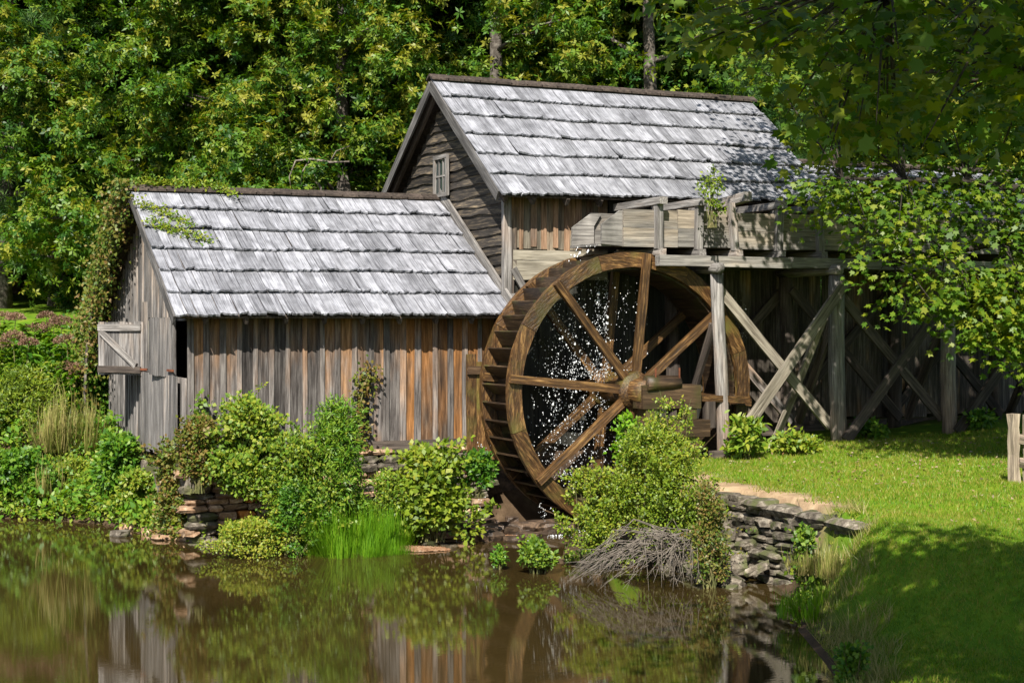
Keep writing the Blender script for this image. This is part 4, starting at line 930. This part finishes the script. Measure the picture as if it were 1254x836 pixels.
def maple_crown(t, sprays, P, limbs, dens):
    pos = []; nr_ = []; ax = []; ls = []
    for c_, r_, big in sprays:
        n = int(dens*(r_/.5)**1.3/big**1.6)
        a = rng.uniform(0, 6.28, n); q = np.sqrt(rng.random(n))*r_; sl_ = rng.normal(0, .22, 2)
        P_ = np.column_stack([np.cos(a)*q, np.sin(a)*q, rng.normal(0, r_*.18, n)-.25*q*q/r_]); P_[:, 2] += P_[:, 0]*sl_[0]+P_[:, 1]*sl_[1]
        pos.append(P_+np.array(c_)); nr_.append(unit(np.array([-.36, -.50, .9])+rng.normal(0, .40, (n, 3)))); ax.append(unit(np.column_stack([np.cos(a), np.sin(a), np.full(n, -.45)])+rng.normal(0, .4, (n, 3))))
        ls.append(rng.uniform(.075, .125, n)*big)
    pos = np.vstack(pos); nr_ = np.vstack(nr_); ax = np.vstack(ax); ls = np.concatenate(ls)
    obj('crown', spread('crown', MAPLE, pos, ax, nr_, ls, ls*1.0), L_MAPLE, t)
    J = [V(q) for L_ in limbs for q in L_[1:]]+[L_[i].lerp(L_[i+1], .5) for L_ in limbs for i in (1, 2)]
    for c_, r_, big in sprays:
        j = min(J, key=lambda q_: (q_-c_).length); m_ = j.lerp(c_, .55)+UP*.10
        P.append(([j, m_, c_, c_+(c_-m_)*.5], [.015, .010, .006, .002]))
    v, f = tubes(P, 5); obj('trunk', mesh('trunk', v, f, True), M_MBARK, t)
def limb_set(tb, hubs, ends, P):
    limbs = []
    for (a, d, zz) in ends:
        e = rd(a, d, zz); h = min(hubs, key=lambda q_: abs(q_.z-zz+.8))
        pts = [h, h.lerp(e, .35)+UP*.5, h.lerp(e, .7)+UP*.35, e]; P.append((pts, [.14, .09, .05, .02])); limbs.append(pts)
    return limbs
sprays = []
add(sprays, 55, 830, 1330, -80, 60, 8.6, 11.8, .28, .48)
add(sprays, 40, 960, 1330, 40, 170, 9.0, 12.4, .26, .42)
for k in range(75): sprays.append((rd(rng.uniform(1.3, 6), rng.uniform(5, 9.8), rng.uniform(6.5, 8.0)), rng.uniform(.7, 1.0), 1.4))
for k in range(215): sprays.append((rd(rng.uniform(.2, 6.0) if k < 190 else rng.uniform(5, 10), rng.uniform(.5, 9.6), rng.uniform(6.6, 8.4)), rng.uniform(.7, 1.0), 1.5))
limbs = limb_set(tb, [tb+UP*h for h in (3, 4.5, 6, 7)], ((2.4, 10.2, 5.3), (3.6, 10.8, 4.9), (4.6, 11.5, 4.6), (1.8, 7.5, 7.4), (2.0, 4.0, 7.6), (5.0, 3.0, 7.6), (8.5, 3.0, 7.4), (5.0, 8.0, 7.4), (8.5, 9.5, 6.5)), P)
maple_crown(maple, sprays, P, limbs, 48)
mp_ = rd(10.6, 23.0); mz = H(mp_.x, mp_.y); tb = V((mp_.x, mp_.y, mz))
maple = thing('maple_tree', 'sunlit maple with boughs hanging before the trestle and low wing', 'tree', tb)
P = [([tb-UP*.5, tb+UP*1.2, tb+V((-.1, .1, 4)), tb+V((.1, 0, 8)), tb+V((0, .2, 12))], [.5, .40, .34, .26, .08])]
sprays = []
add(sprays, 125, 1000, 1480, 225, 470, 21.6, 23.2, .40, .70)
add(sprays, 30, 1140, 1330, 330, 470, 21.6, 23.0, .35, .55)
add(sprays, 130, 930, 1480, 60, 260, 22.4, 25, .45, .80)
add(sprays, 110, 880, 1480, -180, 90, 23.5, 27, .5, .9)
for k in range(60): sprays.append((rd(rng.uniform(6.5, 14.5), rng.uniform(24, 28), rng.uniform(8, 11.5)), rng.uniform(.9, 1.2), 1.5))
for k in range(85): sprays.append((rd(rng.uniform(4.2, 10), rng.uniform(19.6, 22.6), rng.uniform(7.7, 10.2)), rng.uniform(.8, 1.1), 1.5))
limbs = limb_set(tb, [tb+UP*h for h in (2.6, 4, 5.5, 7)], ((5.4, 22.6, 4.0), (6.6, 23.0, 3.5), (4.6, 22.2, 5.2), (5.0, 21.4, 6.6), (3.6, 21, 7.2), (7.5, 21.5, 5.6), (8, 23, 4.2), (8.5, 21.5, 8), (12, 21.5, 8), (12.5, 25, 8), (7.5, 25, 8.5)), P)
maple_crown(maple, sprays, P, limbs, 52)

# ---- left bank
pye = [(5, 392), (19, 391), (57, 389), (75, 396), (16, 415), (43, 406), (35, 422), (82, 420), (83, 452), (94, 452), (97, 463), (-14, 400), (66, 402), (2, 425)]
Gp = 'tall weeds with dusty pink heads on the left bank'
for k, (px, py) in enumerate(pye):
    rng = np.random.default_rng(300+k); d = (29.5 if py < 410 else 28.6)+rng.uniform(-.5, .5); top = at_d(px, py, d); g0 = H(top.x, top.y)
    hgt = top.z-g0; base = V((top.x+rng.uniform(-.15, .15), top.y, g0))
    t = thing('joe_pye_weed', 'tall weed with domed dusty pink flower head on the left bank', 'weed', base, Gp)
    v, f = tubes([([base-UP*.1, base.lerp(top, .5)+V((rng.uniform(-.05, .05), 0, 0)), top], [.014, .011, .008])], 5); obj('stem', mesh('stem', v, f), M_STEM, t)
    n = 90; s_ = np.sort(rng.uniform(.15, .97, n)); a = rng.uniform(0, 6.28, n)
    po = np.array(base)[None, :]*(1-s_[:, None])+np.array(top)[None, :]*s_[:, None]
    axx = np.column_stack([np.cos(a), np.sin(a), rng.uniform(-.35, .35, n)]); nn = unit(np.array([0, 0, 1.])+rng.normal(0, .3, (n, 3)))
    obj('leaves', spread('leaves', LANCE, po, axx, nn, rng.uniform(.20, .34, n), rng.uniform(.055, .085, n), rng.random(n)), L_DEEP, t)
    n = 620; dd = rand_dirs(n, rng); dd[:, 2] = np.abs(dd[:, 2]); R_ = rng.uniform(.16, .25)
    obj('flower_head', spread('flower_head', LEAF, np.array(top)+dd*np.array([R_, R_, R_*.65])*rng.uniform(.6, 1.05, (n, 1)), unit(dd+rng.normal(0, .4, (n, 3))), rand_dirs(n, rng), .035, .022, rng.random(n)), L_PYE, t)['kind'] = 'stuff'
B = lambda px, d: on_ground(px, d)
def bb(name, label, px, d, hw, top, nleaf, ln, wd, mat, seed, zb=None, **k):
    """hw: half width in photo pixels, top: photo row of its top; metres follow from the depth where its foot stands"""
    p = on_ground(px, d)
    if zb is not None: p.z = zb
    zt = CZ+(HZ-top)/FPX*d; hw_m = hw/FPX*d
    return bush(name, label, 'shrub', p, (hw_m, min(hw_m, .8)*.8, max(.12, (zt-p.z)/2)), nleaf, ln, wd, mat, seed=seed, **k)
bb('goldenrod_bush', 'light yellow green bushy weed on the left bank below the pink flowers', 25, 28.0, 62, 455, 6000, .10, .026, L_YEL, 1, tpl=LANCE, lumps=24)
bb('leafy_weed', 'tall dark leafy weeds growing up the bank beside the pink flowers', 60, 29.8, 70, 446, 6000, .17, .055, L_DEEP, 2, tpl=LANCE, lumps=26)
bb('leafy_weed', 'dense green weed thicket behind the pink flower heads', 20, 31.2, 85, 425, 6000, .16, .055, L_DEEP, 3, tpl=LANCE, lumps=26)
bb('climbing_vine', 'dark vine thicket climbing the rear corner of the shed gable', 116, 28.9, 26, 385, 5000, .10, .075, L_DEEP, 4, lumps=34, tall=1.05)
bb('bank_bush', 'low green broad leaf bush at the waterline on the left bank', 25, 26.6, 60, 560, 5000, .09, .065, L_DEEP, 5, lumps=24)
bb('bank_bush', 'mid green bush between arching grass and water on the left bank', 85, 26.7, 40, 575, 3800, .08, .05, L_BUSH, 6, lumps=20)
bb('bank_bush', 'bright leafy bush under the braced shutter', 150, 25.6, 38, 540, 4200, .11, .06, L_DEEP, 7, lumps=20)
bb('bank_bush', 'green bush at the waterline below the shed gable', 175, 24.9, 36, 585, 3600, .09, .055, L_BUSH, 8, lumps=18)
bb('bank_bush', 'rusty tinged bush at the shed corner beneath the window apron', 212, 23.6, 28, 545, 3600, .075, .05, L_VINE, 9, lumps=18)
bb('seedling_clump', 'bright lime seedlings at the waterline below the gable', 163, 24.75, 16, 620, 1400, .05, .03, L_REED, 10, lumps=12)
grass_clump('arching_grass', 'clump of pale arching grass on the left bank', on_ground(88, 27.3), 900, 1.25, .55, .016, L_STRAW, 11, bend=1.0, out=.8)
grass_clump('arching_grass', 'short straw coloured grass tuft near the left shoreline', on_ground(62, 26.5), 450, .75, .35, .014, L_STRAW, 12, bend=1.0, out=.8)
bb('bank_bush', 'tangled weeds on the bank far left edge', -60, 27.5, 80, 470, 5000, .11, .05, L_BUSH, 13, lumps=24)
def cover(name, label, n, pix, dr, hmax, ln, wd, mat, seed, tpl=LEAF):
    """low growth hugging the ground between two photo columns and two depths"""
    rng = np.random.default_rng(seed); px = rng.uniform(*pix, n); d = rng.uniform(*dr, n); r_ = (px-627)/FPX*d
    P2 = np.column_stack([r_*RT.x+d*FW.x, r_*RT.y+d*FW.y]); ok = (pond_sd(P2) > -.12) & ~((P2[:, 0] > SX0-.1) & (P2[:, 1] > SY0-.1) & (P2[:, 1] < SY1))
    P2 = P2[ok]; m_ = len(P2); bump_ = .5+.5*np.sin(P2[:, 0]*3.1+1.3*np.sin(P2[:, 1]*2.3))*np.sin(P2[:, 1]*2.7+seed)
    z = np.maximum(heights(P2), .01)+hmax*(.25+.75*bump_)*rng.random(m_)**.6
    nn = unit(np.array([-.38, -.58, .85])+rng.normal(0, .45, (m_, 3))); axx = unit(rand_dirs(m_, rng)+np.array([0, 0, .2])); s_ = rng.uniform(.6, 1.3, m_)
    return tag(obj(name, spread(name, tpl, np.column_stack([P2, z]), axx, nn, ln*s_, wd*s_, rng.random(m_)), mat), label, 'undergrowth', kind='stuff')
cover('undergrowth', 'mixed low weeds covering the left bank down to the water', 26000, (-90, 225), (23.6, 30), .42, .085, .05, L_BUSH, 401)
cover('undergrowth', 'broad leaf ground cover among the weeds of the left bank', 9000, (-90, 215), (24, 31), .6, .12, .06, L_DEEP, 402, LANCE)
cover('undergrowth', 'low weeds covering the strip of bank before the shed', 15000, (310, 545), (21.6, 23.4), .34, .06, .04, L_BUSH, 403)
cover('undergrowth', 'trailing weeds over the shed corner stones', 3000, (200, 250), (22.3, 23.6), .5, .065, .042, L_BUSH, 405)
cover('undergrowth', 'low weeds around the foot of the large shrub', 6000, (690, 880), (18.6, 21.4), .25, .05, .032, L_YEL, 404)
# ---- before the shed
bb('vine_bush', 'arched viny bush climbing the shed wall left half', 300, 22.55, 62, 492, 7500, .075, .055, L_BUSH, 20, lumps=34, zb=.85)
bb('vine_bush', 'dark leafy vine at the front corner of the shed', 243, 22.45, 30, 520, 3400, .075, .055, L_VINE, 21, lumps=20, zb=.9)
bb('bank_bush', 'dense mid green bush before the middle of the shed wall', 372, 22.35, 58, 525, 7500, .07, .042, L_BUSH, 22, lumps=34, zb=.15)
bb('bank_bush', 'tall wispy weeds before the right half of the shed wall', 412, 22.5, 44, 492, 4800, .10, .024, L_DEEP, 23, tpl=LANCE, lumps=34, zb=.3, smin=.18, smax=.34)
bb('low_creeper', 'pale creeping plant overhanging the water below the ledge stones', 310, 22.0, 62, 642, 4000, .05, .03, L_YEL, 24, lumps=26, zb=.03)
bb('low_creeper', 'deep green undergrowth between creeping plant and reed grass', 360, 22.0, 40, 600, 3800, .06, .035, L_DEEP, 25, lumps=20, zb=.03)
bb('bank_bush', 'yellow green bush with broad leaves beside the wheel', 530, 23.0, 52, 556, 4200, .11, .075, L_YEL, 26, lumps=26, zb=.15)
bb('bank_bush', 'small green bush between reed grass and wheel bush', 478, 22.9, 28, 585, 2600, .07, .035, L_BUSH, 27, lumps=18, zb=.1)
bb('bank_bush', 'fresh green sprig of leaves against the wheel guard', 585, 23.2, 20, 560, 900, .10, .06, L_DEEP, 28, lumps=10, zb=.75, stems=5)
grass_clump('reed_grass', 'bright green reed grass tussock at the waterline before the shed', on_ground(435, 22.2)+UP*.02, 7500, 1.12, .66, .011, L_REED, 29, bend=.7)
grass_clump('reed_grass', 'thin green grass fringe beside the bright tussock', on_ground(395, 22.0)+UP*.02, 700, .5, .35, .010, L_REED, 30, bend=.8)
def wall_vine(label, pts, n, ln, wd, mat, seed, spr, name='climbing_vine'):
    rng = np.random.default_rng(seed); P_ = [V(q) for q in pts]
    t = thing(name, label, 'vine', P_[0]); v, f = tubes([(P_, [.012]*(len(P_)-1)+[.005])], 4); obj('stem', mesh('stem', v, f), M_STEM, t)
    u_ = rng.random(n)*(len(P_)-1.001); i = u_.astype(int); fr = (u_-i)[:, None]; A = np.array(P_)
    po = A[i]*(1-fr)+A[i+1]*fr+rng.normal(0, 1, (n, 3))*np.array(spr)
    nn = unit(np.array([-.3, -.6, .6])+rng.normal(0, .5, (n, 3))); axx = unit(rand_dirs(n, rng)+np.array([0, 0, -.5]))
    obj('leaves', spread('leaves', LEAF, po, axx, nn, ln*rng.uniform(.6, 1.2, n), wd*rng.uniform(.6, 1.2, n), rng.random(n)), mat, t)
wall_vine('narrow vine climbing the shed boards by the wheel bush', [(8.25, 22.98, .8), (8.2, 22.98, 1.5), (8.22, 22.98, 1.9), (8.33, 22.98, 2.3), (8.4, 22.98, 2.5)], 520, .075, .06, L_VINE, 40, (.09, .035, .10))
wall_vine('thin vine strand climbing the front corner of the shed', [(5.75, 22.95, 1.0), (5.72, 22.95, 1.6), (5.8, 22.95, 2.1)], 260, .075, .06, L_BUSH, 41, (.07, .03, .08))
# creeper hanging on the far gable edge and over the roof corner
vp = [at_x(px, py, 5.3) for px, py in ((108, 385), (112, 350), (125, 320), (140, 290), (155, 262), (163, 243))]
t = thing('gable_creeper', 'rusty green creeper hanging over the gable peak and roof corner of the shed', 'vine', (5.2, 27.5, 1.2))
rng = np.random.default_rng(44); pos = []
for k in range(15):
    s = k/14; yy = SRY+.0+(SY1+.5-SRY)*s; zt = SRZ+.05-SM*(yy-SRY)
    n = 330; po = np.column_stack([5.22+rng.normal(0, .11, n), yy+rng.normal(0, .14, n), zt+.12-np.abs(rng.normal(0, .20+.45*s, n))]); pos.append(po)
n = 350; yy = rng.uniform(27.6, 29.6, n); pos.append(np.column_stack([5.1+rng.normal(0, .15, n), yy, rng.uniform(1.2, 3.4, n)]))
pos = np.vstack(pos); n = len(pos); nn = unit(np.array([-.7, -.5, .5])+rng.normal(0, .5, (n, 3)))
obj('foliage', spread('foliage', LEAF, pos, unit(rand_dirs(n, rng)+np.array([0, 0, -.6])), nn, rng.uniform(.05, .09, n), rng.uniform(.035, .065, n), rng.random(n)), L_VINE, t)
pos = []
for (x0, y0, x1, y1, n) in ((5.35, 25.3, 6.1, 24.75, 260), (5.4, 24.8, 6.25, 24.35, 330), (5.35, 25.8, 6.6, 25.75, 420), (6.6, 25.8, 7.0, 25.5, 130)):
    s_ = rng.random(n); xx = x0+(x1-x0)*s_+rng.normal(0, .05, n); yy = y0+(y1-y0)*s_+rng.normal(0, .06, n); pos.append(np.column_stack([xx, yy, SRZ-SM*np.abs(yy-SRY)+.08+np.abs(rng.normal(0, .035, n))+(.06 if y0 > 25.7 else 0)]))
pos = np.vstack(pos); n = len(pos)
obj('roof_runner', spread('roof_runner', LEAF, pos, rand_dirs(n, rng), unit(np.array([0, -.4, 1.])+rng.normal(0, .4, (n, 3))), rng.uniform(.04, .075, n), rng.uniform(.03, .05, n), rng.random(n)), L_BUSH, t)
v, f = tubes([([V((5.15, 28.9, 1)), V((5.15, 28.6, 2.6)), V((5.2, 28.2, 3.6)), V((5.25, 27, 4.5)), V((5.28, 25.9, 5.3))], [.03, .028, .025, .02, .01])], 5); obj('stem', mesh('stem', v, f), M_BARK, t)
# ---- big shrub before the wheel with its dead brush
bb('spicebush', 'large yellow green small leaf shrub in front of the waterwheel', 803, 20.6, 76, 532, 15500, .052, .032, L_YEL, 50, lumps=60, zb=.35, smin=.2, smax=.36, shell=.2)
bb('spicebush', 'airy upright shrub sprigs before the axle timbers', 822, 20.9, 52, 488, 2600, .055, .034, L_YEL, 51, lumps=26, zb=.95, smin=.16, smax=.3, shell=.1)
bb('spicebush', 'left reaching shrub bough beside the tailrace', 722, 20.6, 44, 580, 3800, .055, .034, L_YEL, 52, lumps=20, zb=.30, smin=.2, smax=.36)
bb('bank_weed', 'brownish weeds between the large shrub and the stone wall', 868, 19.3, 26, 600, 2400, .055, .03, L_VINE, 53, lumps=18, zb=.1)
bb('bank_weed', 'fresh green sprig beneath the bearing timbers', 768, 21.0, 16, 512, 420, .09, .05, L_REED, 54, lumps=8, zb=1.3, stems=4)
rng = np.random.default_rng(60); P = []; root = at_d(868, 655, 19.6); root.z = .45
for k in range(95):
    e = at_d(rng.uniform(688, 858), rng.uniform(650, 690), rng.uniform(18.9, 20.1)); e.z = rng.uniform(.0, .30)
    p0 = root+RT*rng.uniform(-.75, .1)+FW*rng.uniform(-.2, .4)+UP*rng.uniform(-.1, .2); m_ = p0.lerp(e, rng.uniform(.3, .6))+UP*rng.uniform(.04, .34)+RT*rng.uniform(-.12, .12)
    P.append(([p0, m_, m_.lerp(e, .6)+UP*.05, e], [.008, .005, .0035, .0015]))
    for j in range(2): b_ = m_.lerp(e, rng.uniform(.1, .8)); P.append(([b_, b_+(e-m_)*.25+V((rng.uniform(-.12, .12), rng.uniform(-.12, .12), rng.uniform(-.12, .14)))], [.005, .0018]))
v, f = tubes(P, 4); tag(obj('dead_brush', mesh('dead_brush', v, f), M_TWIG), 'tangle of bare grey branches drooping to the water under the large shrub', 'brush')
bb('water_weed', 'leafy green weed standing in the pond before the tailrace', 660, 20.4, 26, 664, 900, .07, .042, L_BUSH, 61, lumps=14, zb=.0, stems=6)
bb('water_weed', 'small floating green sprig in the pond beside the leafy weed', 610, 20.7, 11, 672, 220, .06, .035, L_DEEP, 62, lumps=6, zb=.0, stems=3)
# ---- right side weeds
bb('trestle_weed', 'broad leaf weed at the foot of the pale trestle post', 915, 24.5, 28, 520, 420, .16, .07, L_BUSH, 70, lumps=12, stems=6, tpl=LANCE)
bb('trestle_weed', 'low bright weeds between the first two trestle posts', 975, 25.0, 34, 538, 700, .12, .06, L_BUSH, 71, lumps=12, stems=6)
bb('trestle_weed', 'dark weed behind the second trestle post', 1062, 26.5, 26, 525, 420, .12, .06, L_DEEP, 72, lumps=10, stems=6)
bb('trestle_weed', 'dim weed near the third trestle post', 1196, 27.0, 26, 520, 420, .12, .06, L_DEEP, 73, lumps=10, stems=6)
bb('wall_weed', 'bright broad leaf weed at the right end of the stone wall', 985, 18.0, 17, 655, 800, .075, .055, L_BUSH, 74, lumps=14)
bb('bank_weed', 'leafy plant at the shaded foot of the near bank', 1045, 13.6, 26, 795, 700, .06, .04, L_DEEP, 75, lumps=12)
bush('lawn_weed', 'small broad leaf weed in the shaded lawn', 'weed', on_ground(1192, 10.0), (.09, .09, .03), 60, .055, .035, L_DEEP, seed=76, lumps=5, stems=0)
grass_clump('bank_tuft', 'loose yellow grass tuft at the buried end of the stone wall', on_ground(1022, 18.0), 900, .45, .45, .010, L_STRAW, 78, bend=.9)
grass_clump('bank_tuft', 'ragged grass tuft overhanging the water below the stone wall end', on_ground(1000, 17.0), 800, .40, .40, .010, L_REED, 79, bend=.9)
bb('flume_sapling', 'slender sapling sprouting from the flume below the roof', 872, 24.6, 17, 212, 150, .075, .045, L_YEL, 77, lumps=14, zb=4.75, stems=8, smin=.25, smax=.5, shell=0)

# ---- lawn grass blades, long bank grass, fallen leaves
def lawn_blades(n, rr, dd_, h, w, rng, cond=None):
    r_ = rng.uniform(*rr, n); d = dd_[0]+(dd_[1]-dd_[0])*rng.random(n); P2 = np.column_stack([r_*RT.x+d*FW.x, r_*RT.y+d*FW.y])
    s_ = pond_sd(P2); ok = (s_ > .08) & (P2[:, 1] < 22.3) & ((P2[:, 0] > 11.3) | (d < 17.2) | ((P2[:, 1] < 15.7) & (P2[:, 0] > 9.5)))
    ok &= np.abs(r_) < d*.345
    wx = WALL_A.x+(P2[:, 1]-WALL_A.y)*(WALL_B.x-WALL_A.x)/(WALL_B.y-WALL_A.y)
    ok &= ~((P2[:, 1] > 15.3) & (P2[:, 1] < 19.2) & (P2[:, 0] > wx-.1) & (P2[:, 0] < wx+.5+.15*np.sin(P2[:, 1]*5)+.1*rng.normal(size=n)))
    if cond is not None: ok &= cond(P2, s_)
    P2 = P2[ok]; z = heights(P2); m_ = len(P2)
    ax = unit(rng.normal(0, .42, (m_, 3))*np.array([1, 1, .2])+np.array([0, 0, 1.])); nn = unit(rng.normal(0, 1, (m_, 3))*np.array([1, 1, .1]))
    hh = h*rng.uniform(.5, 1.3, m_)
    return spread('lawn', SPIKE, np.column_stack([P2, z-.004]), ax, nn, hh, w*rng.uniform(.7, 1.3, m_), rng.random(m_))
rng = np.random.default_rng(80)
tag(obj('lawn_grass', lawn_blades(330000, (.5, 9.5), (6.8, 18), .045, .0075, rng), L_LAWN), 'short mown grass on the near bank and lawn', 'grass', kind='stuff')
tag(obj('lawn_grass', lawn_blades(130000, (2, 11), (18, 27), .055, .012, rng), L_LAWN), 'short mown grass on the flat before the trestle', 'grass', kind='stuff')
tag(obj('bank_grass', lawn_blades(60000, (.5, 6), (7, 19.5), .20, .009, rng, lambda P2, s_: (s_ < .75) & (np.sin(P2[:, 0]*5.3)*np.sin(P2[:, 1]*4.1)+.9 > s_*1.9)), L_STRAW), 'long straggling grass along the edge of the near bank', 'grass', kind='stuff')
n = 1500; r_ = rng.uniform(3, 9.5, n); d = rng.uniform(12, 26, n); keep = (rng.random(n) < .25) | ((d > 21)); P2 = np.column_stack([r_*RT.x+d*FW.x, r_*RT.y+d*FW.y]); ok = keep & (pond_sd(P2) > .6) & (P2[:, 0] > 11.6) & (P2[:, 1] < 22.5); P2 = P2[ok]; n = len(P2)
tag(obj('fallen_leaves', spread('fallen_leaves', LEAF, np.column_stack([P2, heights(P2)+.035]), unit(rng.normal(0, 1, (n, 3))*np.array([1, 1, .25])), unit(np.array([0, 0, 1.])+rng.normal(0, .35, (n, 3))), rng.uniform(.04, .08, n), rng.uniform(.025, .05, n)), L_FALL), 'scattered dry fallen leaves on the lawn', 'fallen leaves', kind='stuff')

# ---- split rail fence at the right edge
fz = lambda p: H(p.x, p.y)
fp = [rd(6.36, 20.2), rd(7.5, 20.0), rd(9.6, 19.4)]
fence = thing('rail_fence', 'weathered split rail fence standing at the lawn edge', 'fence', (fp[0].x, fp[0].y, fz(fp[0])))
for k, p in enumerate(fp):
    for o_ in ((-.0, .19) if k == 0 else (0,)):
        q = p+RT*o_; zz = fz(q); plank('fence_post', V((q.x, q.y, zz-.15)), V((q.x-.02, q.y, zz+.88)), .11, .10, (0, -1, 0), M_FENCE, fence, 6, .012)
for k in range(2):
    a, b_ = fp[k]+RT*.06, fp[k+1]
    for h in (.22, .52): plank('fence_rail', V((a.x, a.y, fz(a)+h+.05)), V((b_.x, b_.y, fz(b_)+h-.10)), .11, .09, (0, -.5, 1), M_FENCE, fence, 5, .012)

# ---- falling water
rng = np.random.default_rng(90)
OCT = (np.array([(-.5, 0, 0), (.5, 0, 0), (0, .5, 0), (0, -.5, 0), (0, 0, .35), (0, 0, -.35)]), [(0, 2, 4), (2, 1, 4), (1, 3, 4), (3, 0, 4), (2, 0, 5), (1, 2, 5), (3, 1, 5), (0, 3, 5)])
pos = []
for k in range(105):             # strings of drops under the leaking soles
    x = CW.x+rng.uniform(-1.5, .35); y = rng.uniform(21.75, 22.3); n = int(rng.uniform(8, 34)); zt = CW.z+math.sqrt(max(.1, 1.8**2-(x-CW.x)**2)); zz = zt-(zt-.6)*rng.random(n)**.8
    pos.append(np.column_stack([x+rng.normal(0, .035, n), y+rng.normal(0, .05, n), zz]))
for x0, y0 in ((11.78, 21.95), (11.95, 22.0)):
    n = 150; pos.append(np.column_stack([x0+rng.normal(0, .018, n), y0+rng.normal(0, .03, n), rng.uniform(2.3, 3.9, n)]))
n = 330; pos.append(np.column_stack([11.75+rng.normal(0, .25, n), 21.9+rng.normal(0, .2, n), 2.35+np.abs(rng.normal(0, .16, n))]))   # splash on the hub
for x0, y0, z0 in ((10.05, 22.55, .95), (10.75, 21.75, .6), (14.35, 22.2, 2.0)):
    n = 90; pos.append(np.column_stack([x0+rng.normal(0, .05, n), y0+rng.normal(0, .08, n), rng.uniform(.05, z0+.4, n)]))
n = 120; pos.append(np.column_stack([14.75+rng.normal(0, .08, n), 22.5+rng.normal(0, .1, n), rng.uniform(1.6, 3.6, n)]))
pos = np.vstack(pos); pos = pos[~((np.hypot(pos[:, 0]-CW.x, pos[:, 2]-CW.z) > 1.8) & (np.hypot(pos[:, 0]-CW.x, pos[:, 2]-CW.z) < 2.2))]; n = len(pos)
sz = rng.uniform(.005, .009, n)+.012*rng.random(n)**4
tag(obj('water_drops', spread('water_drops', OCT, pos, unit(np.array([0, 0, 1.])+rng.normal(0, .2, (n, 3))), rand_dirs(n, rng), sz*(1.4+2.6*rng.random(n)**3), sz*.9), M_DROP), 'bright drops of water falling inside the waterwheel', 'water', kind='stuff')
n = 26; yy = 21.75+.7*np.round(rng.random(n)*5)/5+rng.normal(0, .012, n); s_ = rng.random(n)
po = np.column_stack([11.66-.16*s_, yy, FZ0+.03-.30*s_**1.6])
tag(obj('spout_water', spread('spout_water', OCT, po, unit(np.column_stack([-.25*np.ones(n), np.zeros(n), -.2-s_])+rng.normal(0, .05, (n, 3))), rand_dirs(n, rng), rng.uniform(.03, .08, n), rng.uniform(.003, .006, n)), M_DROP), 'white threads of water pouring from the flume spout onto the wheel', 'water', kind='stuff')
n = 500; a = rng.uniform(0, 6.28, n); q = np.abs(rng.normal(0, .3, n)); c_ = at_z(668, 655, 0)
po = np.column_stack([c_.x+np.cos(a)*q*1.6, c_.y+np.sin(a)*q*.5, np.full(n, .012)])
tag(obj('foam', spread('foam', OCT, po, rand_dirs(n, rng), rand_dirs(n, rng), .035, .025), M_DROP), 'thin white foam where the tailrace meets the pond', 'foam', kind='stuff')
